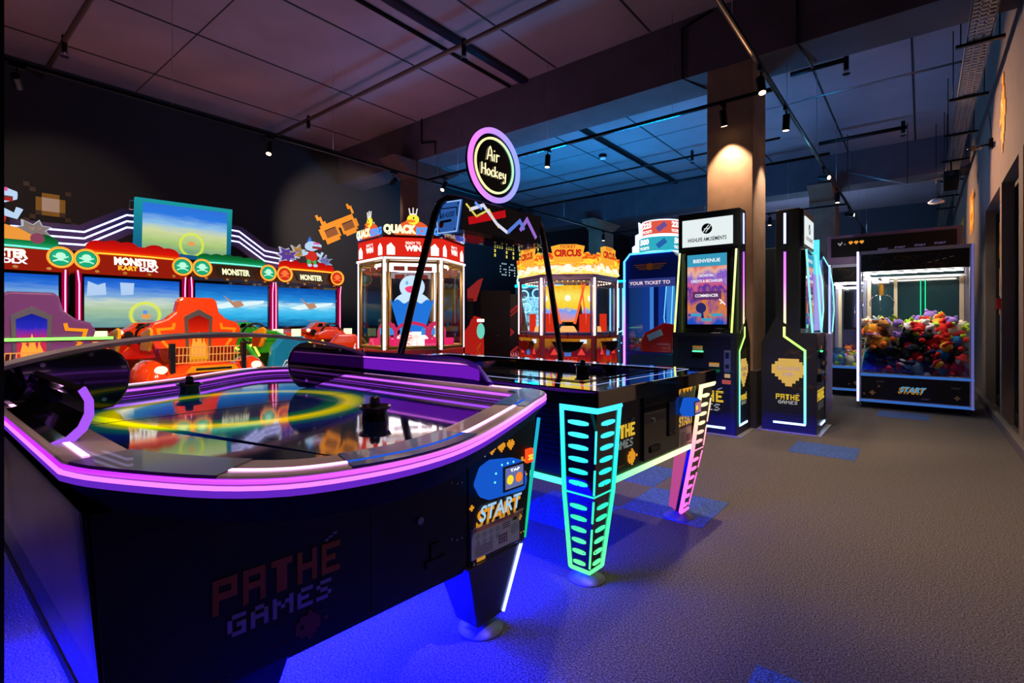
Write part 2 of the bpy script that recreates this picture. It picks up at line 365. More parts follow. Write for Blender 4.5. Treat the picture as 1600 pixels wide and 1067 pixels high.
for nm, lb, y, z, rows, px in [('pixel_creature_art', 'orange pixel figure painted on the right wall above the openings', 7.75, 3.46, ['..##..', '...#..', '..###.', '.####.', '.#####', '######', '..###.', '.####.', '..##..', '..#...'], .085),
                               ('pixel_crown_art', 'small orange pixel crown painted farther along the right wall', 12.2, 3.1, ['#.#.#.#', '#.#.#.#', '#######', '##.#.##', '#######', '.#.#.#.'], .12)]:
    G = root(nm, lb, 'wall art', (X-.005, y, z)); MB().frame((X-.002, y, z), (0, -1, 0), (0, 0, 1)).pix(rows, -len(rows[0])*px/2, -len(rows)*px/2, px, h=.006).build('pixels', M_['orange'], G)
    MB().frame((X-.008, y, z), (0, -1, 0), (0, 0, 1)).pix(['#.', '.#'], -px, 0, px, h=.003).build('highlight', mat('pale_yellow_print', 'ffe28a', .5), G); done()
G = root('pixel_game_art', 'yellow checkered pixel panel high on the far right wall', 'wall art', (X-.005, 14.9, 2.9)); MB().frame((X-.002, 14.9, 2.9), (0, -1, 0), (0, 0, 1)).pix(['#.#.#', '.#.#.', '#.#.#', '.#.#.', '#.#.#'], -.6, -.5, .2, h=.006).build('pixels', M_['yellow'], G); done()

# ---------------------------------------------------------------- ceiling services
def thing(b, name, m, label, cat, group=None, bevel=0, ori=(0, 0, 0)): return tag(b.build(name, m, None, bevel, ori=ori), label, cat, group)
pm = mat('brown_painted_pipe', '5a4a4a', .5); dk = M_['metal']
def sprinkler(x, y, z, label, tilt=0):
    t = root('sprinkler', label, 'sprinkler', (x, y, z), 'ceiling sprinklers')
    MB().cyl((x, y, z-.12), .03, .2, 12).build('body', dk, t); MB().cyl((x, y, z-.17), .045, .012, 12).cyl((x, y, z-.16), .012, .05, 8).build('deflector', M_['chrome'], t)
    MB().cyl((x, y, z+.08), .018, .03, 8).build('cap', M_['chrome'], t); done()
thing(MB().tube([(-9.5, 1.32, 4.55), (1, 1.32, 4.55)], .03), 'ceiling_pipe', pm, 'pipe along the ceiling at the upper left corner of the photo', 'pipe')
thing(MB().tube([(-9.5, 4.42, 4.55), (.7, 4.42, 4.55)], .03), 'ceiling_pipe', pm, 'long brown sprinkler pipe crossing the ceiling in front of the first beam', 'pipe')
thing(MB().tube([(-9.4, 6.95, 4.45), (-2.2, 6.95, 4.45)], .022), 'ceiling_pipe', dk, 'dark pipe just behind the first beam above the blue lit ceiling', 'pipe')
thing(MB().tube([(-1.4, 7.8, 4.55), (-.76, 7.8, 4.55)], .035), 'ceiling_pipe', dk, 'short dark pipe end right of the concrete column', 'pipe')
thing(MB().tube([(-1.5, 11.0, 4.5), (-.2, 11.0, 4.5)], .035), 'ceiling_pipe', dk, 'second short pipe end farther back right of the column', 'pipe')
thing(MB().tube([(-1.4, 8.8, 4.55), (.55, 8.8, 4.55)], .012), 'conduit', M_['steel'], 'thin bright conduit crossing the ceiling right of the column', 'conduit')
thing(MB().tube([(-9.4, 10.2, 4.5), (-2, 10.2, 4.5)], .022), 'ceiling_pipe', dk, 'pipe across the middle of the blue ceiling', 'pipe')
thing(MB().tube([(-9.4, 11.6, 4.45), (-1.4, 11.6, 4.45)], .03), 'ceiling_pipe', dk, 'farthest dark pipe before the second beam', 'pipe')
thing(MB().box(-4.6, -4.5, -1, 5.9, CE-.06, CE-.001), 'cable_duct', M_['navy'], 'dark flat cable duct on the ceiling running to the beam', 'duct')
thing(MB().box(-4.85, -4.82, -1, 5.9, CE-.04, CE-.001), 'cable_duct', dk, 'narrow cable duct beside the wide one on the ceiling', 'duct')
thing(MB().box(-4.9, -4.8, 6.5, 12.6, CE-.06, CE-.001), 'cable_duct', dk, 'dark cable duct on the blue lit ceiling', 'duct')
for x, y, l in [(-8.05, 1.32, 'sprinkler head at the upper left corner'), (-8.0, 4.42, 'sprinkler head on the long pipe near the left wall'), (-4.35, 4.42, 'sprinkler head on the long pipe at the top centre'), (-.76, 7.8, 'sprinkler head on the short pipe end right of the column'), (-.25, 11, 'sprinkler head on the farther pipe end'), (-5.2, 6.95, 'sprinkler head behind the first beam above the round sign'), (-3.6, 10.2, 'sprinkler head in the middle of the blue ceiling')]: sprinkler(x, y, 4.53, l)
for x, y, l in [(-4.45, 7.4, 'round smoke detector beside the neon sign on the blue ceiling'), (-5.3, 9.6, 'round smoke detector farther back on the blue ceiling'), (-.3, 14.0, 'round smoke detector beyond the second beam')]:
    t = root('smoke_detector', l, 'smoke detector', (x, y, CE-.1), 'smoke detectors'); MB().cyl((x, y, CE-.06), .085, .06, 24).build('base', dk, t); MB().lathe((x, y, CE-.1), [(.03, 0), (.06, .005), (.07, .04)]).build('cover', M_['white'], t); done()
ZT = 3.52
def track(p, q, label):
    t = root('lighting_track', label, 'lighting track', p); a = Vector(p); c = Vector(q); d = (c-a).normalized(); s = Vector((-d.y, d.x, 0))*.018
    P = lambda z, k, w=1: [tuple(a+s*k*w+Vector((0, 0, z))), tuple(c+s*k*w+Vector((0, 0, z)))]
    b = MB(); r0 = [a-s, a+s, a+s+Vector((0, 0, .035)), a-s+Vector((0, 0, .035))]; b.loft([[tuple(v) for v in r0], [tuple(v+c-a) for v in r0]]); b.build('rail', M_['metal'], t)
    b = MB(); r0 = [a-s*.3+Vector((0, 0, -.003)), a+s*.3+Vector((0, 0, -.003)), a+s*.3, a-s*.3]; b.loft([[tuple(v) for v in r0], [tuple(v+c-a) for v in r0]]); b.build('contact_strip', M_['chrome'], t)
    n = int((c-a).length/2.2)
    for i in range(n+1):
        p_ = a+(c-a)*((i+.4)/(n+1)); top = BU if any(abs(p_.y-y-.3) < .4 for y in (5.92, 12.7)) else CE
        MB().tube([p_+Vector((0, 0, .03)), (p_.x, p_.y, top)], .0025, 5).build('suspension_wire', M_['steel'], t)
    done()
track((-6.47, -.8, ZT), (-6.47, 17, ZT), 'long lighting track running along the left wall over the racing games')
track((-1.17, -.8, ZT), (-1.17, 18, ZT), 'long lighting track running into the depth right of the column')
track((-6.45, 5.7, ZT), (-1.19, 5.7, ZT), 'lighting track crossing in front of the concrete column')
track((-6.45, 12.2, ZT), (-1.19, 12.2, ZT), 'far lighting track crossing before the second beam')
track((.2, -.8, ZT), (.2, 2.2, ZT), 'added short lighting track, out of view over the aisle close to the right wall')  # added to carry the out-of-view lamp for the control panels
track((-2.6, -.8, ZT), (-2.6, 1.6, ZT), 'added short lighting track, out of view above the bow-ended air hockey table')  # track added for the unseen lamps on the seats and table side
def lamp(x, y, label, aim=None, power=60, size=70, col=(1, .74, .52), lit=True, blend=.5):
    t = root('spot_lamp', label, 'spot lamp', (x, y, ZT), 'track spot lamps')
    MB().box(x-.018, x+.018, y-.06, y+.06, ZT-.03, ZT).build('adapter', M_['metal'], t)
    MB().cyl((x, y, ZT-.09), .008, .07, 8).build('stem', M_['metal'], t)
    d = (Vector(aim)-Vector((x, y, ZT-.15))).normalized() if aim else Vector((0, 0, -1))
    rt = Vector((1, 0, 0)) if abs(d.x) < .9 else Vector((0, 1, 0)); rt = (rt-d*rt.dot(d)).normalized(); up = rt.cross(d)*-1
    c = Vector((x, y, ZT-.15)); b = MB().frame(tuple(c), rt, -up)
    if b.T.to_3x3().col[2].dot(d) < 0: b = MB().frame(tuple(c), rt, up)
    b.cyl((0, 0, -.08), .037, .17, 20).build('housing', M_['metal'], t, .003)
    b2 = MB(); b2.T = b.T; b2.cyl((0, 0, .0905), .030, .002, 20).build('lens', E_['warm'], t)
    if power:
        l = bpy.data.lights.new('spot', 'SPOT'); l.energy = power; l.color = col; l.spot_size = R(size); l.spot_blend = blend; l.shadow_soft_size = .03
        o = bpy.data.objects.new('beam', l); C.objects.link(o); o.parent = t; o.location = Vector((0, 0, -.15))+d*.1
        o.rotation_euler = d.to_track_quat('-Z', 'Y').to_euler()
    done(); return t
for x, y, l, a, p, s, *cc in [
 (-6.47, .73, 'spot lamp at the upper left corner over the first racing game', (-9.4, 1.5, 2.6), 110, 50),
 (-6.47, 3.05, 'spot lamp on the left track over the racing games', (-5.6, 2.2, .5), 160, 90),
 (-6.47, 5.0, 'spot lamp on the left track in front of the left column', (-9.4, 6.0, 3.0), 420, 60),
 (-6.06, 5.7, 'lit spot lamp just left of the neon air hockey sign', (-5.6, 3.4, .2), 260, 90),
 (-4.0, 5.7, 'spot lamp on the cross track right of the neon sign', (-4.0, 5.3, 0), 200, 90),
 (-1.675, 5.7, 'spot lamp tilted at the concrete column', (-1.6, 6.5, .8), 150, 74, (1, .62, .36)),
 (-2.6, 1.3, 'added unseen spot lamp above the bow-ended table aimed at the orange racing car', (-5.4, 2.0, .7), 420, 70),  # added out of view to light the orange car
 (-2.6, .2, 'added unseen spot lamp above the bow-ended table aimed at the purple seat', (-5.4, .7, .7), 420, 70),  # out-of-view addition that brightens the purple seat
 (-1.17, 5.14, 'bright spot lamp in front of the upper part of the column', (-.5, 4.2, 0), 260, 100),
 (-1.17, 6.27, 'spot lamp hanging right of the column', (-1.35, 6.6, 0), 160, 70),
 (-1.17, 9.05, 'brightest starburst spot lamp in the middle of the right track', (.7, 7.8, 2.8), 480, 84, (1, .56, .3)),
 (-1.17, 10.65, 'spot lamp beyond the starburst lamp', (-1.2, 10.6, 0), 160, 80),
 (-1.17, 12.5, 'spot lamp above the far claw machine header', (.6, 12.4, 3), 300, 90, (1, .6, .34)),
 (-1.17, 15.5, 'farthest lit spot lamp over the header of the rear claw machine', (-.2, 15.9, 0), 90, 90),
 (-1.17, 3.25, 'spot lamp above the aisle near the camera', (.0, 4.3, 0), 430, 84),
 (.2, 1.5, 'added unseen spot lamp over the aisle at the right, aimed at the control panels', (-1.2, 1.9, .6), 170, 34),  # unseen lamp, added to brighten the control panels
 (-2.6, -.6, 'added unseen spot lamp aimed at the side of the bow-ended table', (-1.95, .27, .62), 130, 34),  # unseen lamp, added because the table side was too dark
 (-1.17, 1.2, 'spot lamp above the near end of the bow-ended table', (-1.1, .95, .8), 120, 54),
 (-6.47, 8.6, 'small spot lamp on the left track behind the left column', (-6.4, 8.6, 0), 30, 70),
 (-6.47, 11.75, 'farthest small spot lamp on the left track', (-6.4, 11.7, 0), 20, 70),
 (-2.6, 12.2, 'small spot lamp on the far cross track', (-2.6, 12, 0), 30, 70)]: lamp(x, y, l, a, p, s, *cc)
# cable tray on the right
t = root('cable_tray', 'perforated metal cable tray hanging along the right wall', 'cable tray', (.43, 0, 3.9))
b = MB().box(.34, .346, .5, 19, 3.9, 3.96).box(.514, .52, .5, 19, 3.9, 3.96)
y = .5
for xx in (.34, .397, .454, .511): b.box(xx, xx+.012, .5, 19, 3.9, 3.903)
while y < 19: b.box(.34, .52, y, y+.03, 3.9, 3.903); y += .075
b.build('tray', mat('galvanised_tray', 'a8a49c', .35, .7), t)
MB().tube([(.40, .5, 3.915), (.40, 19, 3.915)], .012, 6).tube([(.46, .5, 3.912), (.45, 19, 3.912)], .009, 6).build('cable', M_['black'], t)
for i in range(9):
    y = 3.6+i*1.55; top = BU if any(abs(y-q-.3) < .35 for q in (5.92, 12.7)) else CE
    MB().box(.26, .62, y-.02, y+.02, 3.87, 3.898).tube([(.3, y, 3.88), (.3, y, top)], .006, 6).tube([(.58, y, 3.88), (.58, y, top)], .006, 6).build('hanger', dk, t)
done()
t = root('projector', 'dark spotlight projector hanging under the far end of the cable tray', 'projector', (.38, 11.2, 3.5))
MB().tube([(.38, 11.2, 3.86), (.38, 11.2, 3.62)], .012).build('bracket', dk, t); b = MB().frame((.38, 11.2, 3.52), (1, 0, 0), (0, .5, 1)); b.box(-.1, .1, -.09, .09, -.16, .16).build('body', M_['black'], t, .01)
b = MB().frame((.38, 11.2, 3.52), (1, 0, 0), (0, .5, 1)); b.cyl((0, 0, .16), .05, .03, 16).build('lens', M_['gloss'], t); done()
t = root('security_camera', 'small security camera on the right wall beside the cable tray', 'security camera', (.6, 8.8, 3.4))
MB().box(.66, .699, 8.75, 8.85, 3.35, 3.47).build('wall_plate', dk, t); MB().tube([(.67, 8.8, 3.41), (.55, 8.75, 3.39)], .012).build('arm', dk, t); MB().tube([(.57, 8.78, 3.38), (.46, 8.6, 3.34)], .035, 12).build('housing', M_['gloss'], t)
MB().tube([(.69, 8.8, 3.45), (.66, 8.8, 3.85)], .005, 6).build('cable', dk, t); done()
b = MB().box(.4, .6, 15.8, 16.2, 0.0, 0.0001)
t = root('pendant_lamp', 'white round pendant lamp far down under the tray', 'lamp', (.2, 11.9, 3.35)); MB().lathe((.2, 11.9, 3.3), [(.11, 0), (.12, .02), (.05, .07)]).build('shade', M_['white'], t); MB().tube([(.2, 11.9, 3.37), (.2, 11.9, CE)], .006, 6).build('cord', dk, t); done()
t = root('ceiling_bar', 'thin metal bar hung from the ceiling before the far bay', 'bar', (-.4, 11.5, 3.4))
MB().tube([(-1.1, 11.5, 4.0), (-.2, 11.5, 3.62), (.34, 11.5, 3.66)], .014).build('bar', M_['steel'], t); MB().tube([(-1.1, 11.5, 4), (-1.1, 11.5, CE)], .006, 6).tube([(-.2, 11.5, 3.62), (-.2, 11.5, CE)], .006, 6).tube([(.34, 11.5, 3.66), (.34, 11.5, CE)], .006, 6).build('hanger', dk, t); done()
t = root('conduit', 'dark conduit stepping down over the beam beside the left column', 'conduit', (-6.7, 5.9, 4.6))
MB().tube([(-6.85, 5.9, CE), (-6.85, 5.9, 4.3), (-6.5, 5.9, 4.25), (-6.5, 5.9, 4.04)], .014).build('tube', dk, t); done()
t = root('conduit', 'dark conduit stepping down over the beam left of the concrete column', 'conduit', (-2.2, 5.9, 4.6))
MB().tube([(-1.85, 5.9, 4.7), (-2.2, 5.9, 4.62), (-2.2, 5.9, 4.04), (-2.0, 6.5, 4.0)], .014).build('tube', dk, t); done()
t = root('conduit', 'dark conduit stepping down over the beam right of the column', 'conduit', (-1.0, 5.9, 4.6))
MB().tube([(-1.3, 5.9, 4.6), (-1.0, 5.9, 4.56), (-1.0, 5.9, 4.04), (-.95, 6.5, 4.0)], .014).build('tube', dk, t); done()
t = root('wall_switch', 'red fire call switch on the dark wall beside the claw machine', 'switch', (.69, 8.0, 1.35)); MB().box(.66, .70, 7.95, 8.05, 1.3, 1.42).build('case', M_['red'], t, .005); MB().box(.655, .66, 7.98, 8.02, 1.33, 1.39).build('button', M_['black'], t); done()
# ================================================================ the bow-ended air hockey table in the foreground
def offset(P, d):
    n = len(P); out = []
    for i in range(n):
        a = Vector(P[i-1]); b = Vector(P[i]); c = Vector(P[(i+1) % n]); t1 = (b-a).normalized(); t2 = (c-b).normalized(); t = (t1+t2).normalized()
        nn = Vector((-t.y, t.x)); k = d/max(.5, nn.dot(Vector((-t1.y, t1.x)))); out.append((b.x+nn.x*k, b.y+nn.y*k))
    return out
NE = [(-1.34, .215), (-1.25, .24), (-1.12, .298), (-.99, .37), (-.90, .455), (-.85, .56), (-.825, .68), (-.828, .80), (-.857, .92), (-.905, 1.05), (-.962, 1.19), (-1.02, 1.33), (-1.073, 1.45), (-1.118, 1.56), (-1.155, 1.63), (-1.215, 1.675), (-1.30, 1.70)]
OUT = []
def subdiv(P):
    q = []
    for i in range(len(P)-1):
        p0 = Vector(P[max(0, i-1)]); p1 = Vector(P[i]); p2 = Vector(P[i+1]); p3 = Vector(P[min(len(P)-1, i+2)])
        for k in range(3):
            t = k/3; q.append(tuple(.5*((2*p1)+(-p0+p2)*t+(2*p0-5*p1+4*p2-p3)*t*t+(-p0+3*p1-3*p2+p3)*t**3)))
    return q+[P[-1]]
FE = [(-2.93, 1.70), (-3.05, 1.67), (-3.14, 1.58), (-3.19, 1.45), (-3.17, 1.30), (-3.08, 1.14), (-2.97, .99), (-2.88, .85), (-2.81, .70), (-2.78, .57), (-2.80, .45), (-2.85, .35), (-2.88, .28), (-2.86, .225), (-2.78, .215)]
NE = subdiv(NE); OUT = NE+subdiv(FE); NN = len(NE)
T1 = root('air_hockey_table', 'large bow-ended black air hockey table with purple light strips in the foreground', 'air hockey table', (-2.05, .95, 0))
def ringat(d, z): return [(x, y, z) for x, y in offset(OUT, d)]
def bandb(spec): return MB().band([ringat(d, z) for d, z in spec])
FL = .822
b = bandb([(0.004, .834), (0.0, .866), (.004, .870), (.112, .870), (.116, .862), (.116, .80)]); b.sm = [False]*len(b.sm)
rail = b.build('rail', M_['rail'], T1)
bandb([(-.003, .857), (-.005, .8615), (-.003, .866), (.004, .866), (.004, .857)]).build('upper_light_strip', emgrad('pink_rim', [(0, 'a020ff'), (.25, 'b84cff'), (.5, 'e070ff'), (.75, 'f0a0ff'), (1, 'e060ff')], 1, 2.0, noise=.5, nscale=4), rail)
bandb([(0, .8445), (-.005, .846), (-.005, .851), (0, .8525), (.01, .8525), (.01, .8445)]).build('lower_light_strip', E_['pink'] if 0 else em('magenta_rim', (.75, .16, 1), 1.8), rail)
bandb([(-.003, .832), (-.004, .843), (.02, .843), (.02, .831)]).build('rim_skirt', em('violet_skirt', (.13, .02, .55), 1), T1)
MB().loft([ringat(.004, .831), ringat(.05, .768), ringat(.16, .767)], cap=False).build('rim_underside', mat('matte_black_tray', '030306', .95), T1)
# inner wall light and the lit channel in the rail top
bandb([(.1165, .848), (.1165, .857), (.121, .857), (.121, .848)]).build('inner_light_strip', em('violet_inner', (.42, .08, 1), 2.0), rail)
bandb([(.1165, .826), (.1165, .829), (.119, .829), (.119, .826)]).build('inner_light_strip', em('violet_low', (.35, .05, .9), .9), rail)
IN = offset(OUT, .034); IN2 = offset(OUT, .046)
def chan(i0, i1, w0=.034, w1=.046, z=.8705, m=None, nm='channel_light'):
    A = offset(OUT, w0); B_ = offset(OUT, w1); idx = [i % len(OUT) for i in range(i0, i1+1)]
    MB().loft([[(*A[i], z) for i in idx], [(*A[i], z+.002) for i in idx], [(*B_[i], z+.002) for i in idx], [(*B_[i], z) for i in idx]], cap=False, closed=False).build(nm, m or E_['pinkw'], rail)
N = len(OUT)
chan(9, 15); chan(24, 33); chan(15, 24, m=em('blue_channel', (.015, .10, .75), 1)); chan(33, 36, m=em('blue_channel')); chan(NN-1, NN); chan(N-1, N); chan(NN+10, NN+26)
pad = mat('blue_lit_corner_pad', '34549a', .3, 0, coat=.3)  # blue light on the pads is put into this colour
chan(15, 24, .002, .115, .8702, pad, 'corner_pad'); chan(33, NN-2, .002, .115, .8702, pad, 'corner_pad'); chan(1, 9, .002, .115, .8702, mat('grey_corner_pad', '6a6070', .3, coat=.3), 'corner_pad')
chan(NN+2, NN+10, .002, .115, .8702, pad, 'corner_pad')
def playfield_mat():
    m, t, p = base('printed_playfield'); L = t.links; p.inputs['Specular IOR Level'].default_value = 1
    g = t.nodes.new('ShaderNodeTexCoord'); s = t.nodes.new('ShaderNodeMapping'); L.new(g.outputs['Object'], s.inputs[0])
    v = t.nodes.new('ShaderNodeVectorMath'); v.operation = 'LENGTH'; L.new(s.outputs[0], v.inputs[0]); s.inputs['Scale'].default_value = (1, 1, 0); s.inputs['Location'].default_value = (.02, .08, 0)
    r = ramp(t, [(0, '02061c'), (.28, '031848'), (.35, '0a6a3a'), (.395, 'e8d400'), (.43, 'b8c000'), (.47, '0a5a50'), (.53, '061a60'), (.66, '030618')]); L.new(v.outputs['Value'], r.inputs[0])
    n = t.nodes.new('ShaderNodeTexNoise'); n.inputs['Scale'].default_value = 60; n.inputs['Detail'].default_value = 4; L.new(g.outputs['Object'], n.inputs['Vector'])
    L.new(r.outputs[0], p.inputs['Base Color']); rr = t.nodes.new('ShaderNodeMapRange'); rr.inputs[3].default_value = .02; rr.inputs[4].default_value = .09; L.new(n.outputs['Fac'], rr.inputs[0]); L.new(rr.outputs[0], p.inputs['Roughness'])
    p.inputs['IOR'].default_value = 3.0; L.new(r.outputs[0], p.inputs['Emission Color']); p.inputs['Emission Strength'].default_value = .4; return m  # emission added to the print, as little light reaches the field
MB().prism(offset(OUT, .116), FL-.02, FL).build('playfield', playfield_mat(), T1)
MB().box(-1.36, -1.355, .6, 1.25, FL-.0, FL+.03)
b = MB().box(-2.052, -2.048, .335, 1.58, FL+.0002, FL+.0012); b.build('centre_line', mat('grey_line_print', '303848', .2), T1)
# body
def sect(y0, y1, xn0, xn1, z): return [(xn0, y0, z), (xn1, y1, z), (-3.80-xn0, 1.9-y0, z), (-4.06-xn1, y0, z)]
bodym = mat('black_glossy_laminate', '140d18', .25, coat=.3)
body = MB().loft([sect(.275, 1.56, -1.30, -1.22, .30), sect(.24, 1.648, -1.313, -1.216, .766)]).build('body', bodym, T1)
MB().loft([[(-2.83, .2745, .31), (-1.31, .2745, .31), (-1.31, .2765, .31), (-2.83, .2765, .31)], [(-2.83, .2395, .762), (-1.325, .2395, .762), (-1.325, .2415, .762), (-2.83, .2415, .762)]]).build('side_panel', mat('side_lit_plum', '80606a', .3, noise=.3, scale=3, coat=.4), T1)  # lighter plum tone stands for light falling on this side
o1 = Vector((-1.296, .26, 0)); r1 = Vector((.0667, 1, 0)).normalized(); n1 = Vector((1, -.0667, 0)).normalized(); U = (0, 0, 1)
def F1(k=0): return MB().frame(tuple(o1+n1*k), r1, U)
blk = mat('black_panel_laminate', '030307', .45)
ep = F1().prism([(.02, .302), (.62, .292), (.62, .764), (-.01, .764)], 0, .012).build('front_panel', blk, T1)
F1().prism([(.626, .300), (1.0, .300), (1.0, .764), (.626, .764)], 0, .006).build('service_door', blk, T1).name = 'service_door'
sd = bpy.data.objects['service_door']
F1(.006).cyl((.80, .52, 0), .012, .006, 20).build('lock', M_['steel'], sd)
for x, y in ((.93, .61), (.975, .60), (.93, .42), (.975, .41), (.955, .60), (.955, .41)): F1(.006).cyl((x, y, 0), .003, .003, 8).build('screw', M_['chrome'], sd)
F1(.006).box(.84, .875, .385, .43, 0, .006).box(.82, .90, .36, .38, 0, .008).build('coin_slot', M_['black'], sd)
# faint grid print
b = F1(.0125)
for k in range(6): b.box(.0, .61, .70+k*.012, .7008+k*.012, 0, .0005)
b.build('grid_print', mat('dim_blue_print', '081a4a', .4), ep)
pathe(tuple(o1+r1*.365+n1*.0125+Vector((0, 0, .463))), r1+Vector((0, 0, .0)), U, .315, mat('brown_orange_print', 'd8681c', .5), mat('mauve_print', 'b8a0d8', .5), ep)
F1(.0125).pix(['...#....', '.####...', '######..', '#.####.#', '######..', '.####...', '...#....'], .40, .315, .011).build('pixel_fish_print', mat('rust_print', '8a3b20', .5), ep)
b = F1(.0125)
for k in range(7): b.box(.22+k*.025, .224+k*.025, .312+k*.004, .316+k*.004, 0, .001)
b.build('dot_trail_print', mat('rust_print'), ep)
sp = F1().prism([(1.006, .302), (1.295, .302), (1.362, .764), (1.006, .764)], 0, .008).build('start_panel', blk, T1)
q = F1(.0085); q.pix(CHICK, 1.02, .662, .007).pix(['#.#', '.#.', '#.#'], 1.07, .668, .005); q.build('chicken_print', em('emissive_white_print', (.55, .65, .8), 1), sp)
q = F1(.0085)
for k in range(3): q.pix(HEART, 1.10+k*.05, .668, .0075)
q.build('heart_print', em('emissive_orange_print', (.75, .30, .02), 1), sp)  # emission in the panel prints stands in for light falling on them
q = F1(.0085)
for x, y, s in ((1.285, .61, .012), (1.30, .555, .008), (1.02, .50, .007), (1.27, .40, .008)): q.box(x-s*1.5, x+s*1.5, y-s/2, y+s/2, 0, .002).box(x-s/2, x+s/2, y-s*1.5, y+s*1.5, 0, .002)
for k in range(3): q.box(1.26+k*.015, 1.264+k*.015, .335, .339, 0, .002)
q.box(1.045, 1.085, .303, .325, 0, .002).box(1.055, 1.075, .325, .335, 0, .002); q.build('pixel_star_print', em('emissive_orange_print', (.75, .30, .02), 1), sp)
P1 = lambda a, z, k: tuple(o1+r1*a+n1*k+Vector((0, 0, z)))
text('START', P1(1.155, .452, .0085), r1, U, .235, .062, em('emissive_orange_print', (.75, .30, .02), 1), sp, 'start_shadow_print', shear=.2, bold=.04)
text('START', P1(1.165, .468, .0105), r1, U, .225, .055, em('emissive_sky_print', (.35, .6, .85), 1), sp, 'start_print', shear=.2, bold=.02)  # START glows by emission put into its print colours
text('START', P1(1.25, .415, .0085), r1, U, .08, .03, mat('tan_print', 'd8a860', .5), sp, 'small_start_print', shear=.2)
bt = F1(.008).prism([(1.300, .60), (1.338, .60), (1.338, .655), (1.300, .655)], 0, .014).build('start_button', em('red_button', (1, .06, .01), 1.4), sp, .004)
F1(.0222).pix(['####', '.##.', '####'], 1.306, .613, .0065).build('button_print', em('yellow_print_lit', (1, .55, .05), 1.2), bt)
# payment reader
rd = F1(.008).prism([(1.02, .58), (1.05, .53), (1.24, .52), (1.255, .56), (1.225, .64), (1.10, .656), (1.05, .64)], 0, .06).build('card_reader', em('reader_glow_shell', (.01, .12, .75), .8), sp, .012)
F1(.068).box(1.115, 1.225, .545, .635, 0, .006).build('reader_bezel', M_['gloss'], rd)
F1(.0745).box(1.122, 1.216, .553, .628, 0, .001).build('reader_screen', em('reader_screen_glow', (.13, .16, .38), 1), rd)
F1(.076).cyl((1.145, .585, 0), .017, .001, 18).build('yellow_button_icon', em('icon_yellow', (1, .75, .03), 1), rd)
F1(.076).cyl((1.192, .585, 0), .018, .001, 18).build('orange_button_icon', em('icon_orange', (1, .22, .03), 1), rd)
text('TAP', P1(1.168, .618, .076), r1, U, .05, .010, E_['white'], rd, 'reader_text')
q = F1(.068)
for x, y in ((1.11, .644), (1.14, .644), (1.17, .643), (1.08, .62), (1.075, .59)): q.cyl((x, y, 0), .004, .002, 8)
q.build('indicator_light', em('reader_dots', (.1, .6, 1), 2), rd)
# instruction card holder
hd = F1(.008).box(1.015, 1.262, .318, .425, 0, .006).build('instruction_card', mat('pale_card', 'c8c4b0', .4), sp)
q = F1(.0142); q.box(1.02, 1.26, .412, .424, 0, .0006); q.build('card_stripe', mat('peach_print', 'e08a58', .5), hd)
q = F1(.0142)
for j in range(2):
    for i in range(4): q.disc((1.045+i*.033, .395-j*.025, 0), .010, .0006, 14)
q.disc((1.235, .37, 0), .02, .0006)
q.build('card_symbols', mat('grey_green_print', '9aa89c', .5), hd)
q = F1(.0148)
for j in range(3):
    for i in range(4): q.box(1.15+i*.012, 1.158+i*.012, .335+j*.012, .343+j*.012, 0, .0006)
q.build('card_table', mat('plum_print', '6a2450', .5), hd)
q = F1(.0142)
for j in range(5): q.box(1.03, 1.12, .328+j*.007, .3295+j*.007, 0, .0006)
q.box(1.225, 1.25, .40, .412, 0, .0006)
for j in range(3): q.box(1.17, 1.21, .385+j*.008, .3875+j*.008, 0, .0006)
q.build('card_text', mat('dark_print', '2a2a30', .5), hd)
F1(.008).box(1.01, 1.27, .30, .44, .010, .013).build('card_cover', glass('card_cover_acrylic', 'f0f4ff', .06), sp)
for x, y in ((1.018, .308), (1.262, .308), (1.018, .432), (1.262, .432)): F1(.018).cyl((x, y, 0), .005, .006, 10).build('screw', M_['chrome'], sp)
# edge lights of the body and legs
MB().tube([(-1.206, 1.560, .31), (-1.2, 1.648, .764)], .007, 6).build('corner_light', emgrad('teal_edge', [(0, '10d070'), (1, '20b0e0')], 2, 1.0), T1)
def leg1(cx, cy, sx, sy):
    z1 = .30; f = lambda w, d, e, z, ox=0: [(cx+sx*(d+ox), cy-sy*w, z), (cx+sx*(d+ox), cy+sy*w*.8, z), (cx+sx*(d*.4+ox), cy+sy*w, z), (cx-sx*d, cy+sy*w, z), (cx-sx*d, cy-sy*w, z)]
    l = MB().loft([f(.075, .055, 0, .05), f(.155, .09, 0, z1)]).build('leg', bodym, T1, .004)
    MB().tube([(cx+sx*.058, cy+sy*.063, .055), (cx+sx*.094, cy+sy*.128, z1)], .006, 6).build('leg_light', em('blue_white_strip', (.25, .35, 1), 5), l)
    MB().lathe((cx, cy, 0), [(.088, 0), (.085, .008), (.06, .022), (.03, .032), (.022, .052)], 32).build('foot', mat('grey_rubber_foot', '5a5a66', .4), l)
leg1(-1.29, 1.40, 1, 1); leg1(-1.36, .50, 1, -1); leg1(-2.43, .50, -1, -1); leg1(-2.38, 1.42, -1, 1)
ug = em('blue_underglow', (.003, .003, 1), 1900)
MB().band([[(-1.30, .272, .276), (-1.222, 1.563, .276), (-2.50, 1.628, .276), (-2.83, .272, .276)], [(-1.30, .272, .305), (-1.222, 1.563, .305), (-2.50, 1.628, .305), (-2.83, .272, .305)], [(-1.31, .285, .305), (-1.235, 1.55, .305), (-2.49, 1.615, .305), (-2.82, .285, .305)], [(-1.31, .285, .276), (-1.235, 1.55, .276), (-2.49, 1.615, .276), (-2.82, .285, .276)]]).build('bottom_skirt', blk, T1)
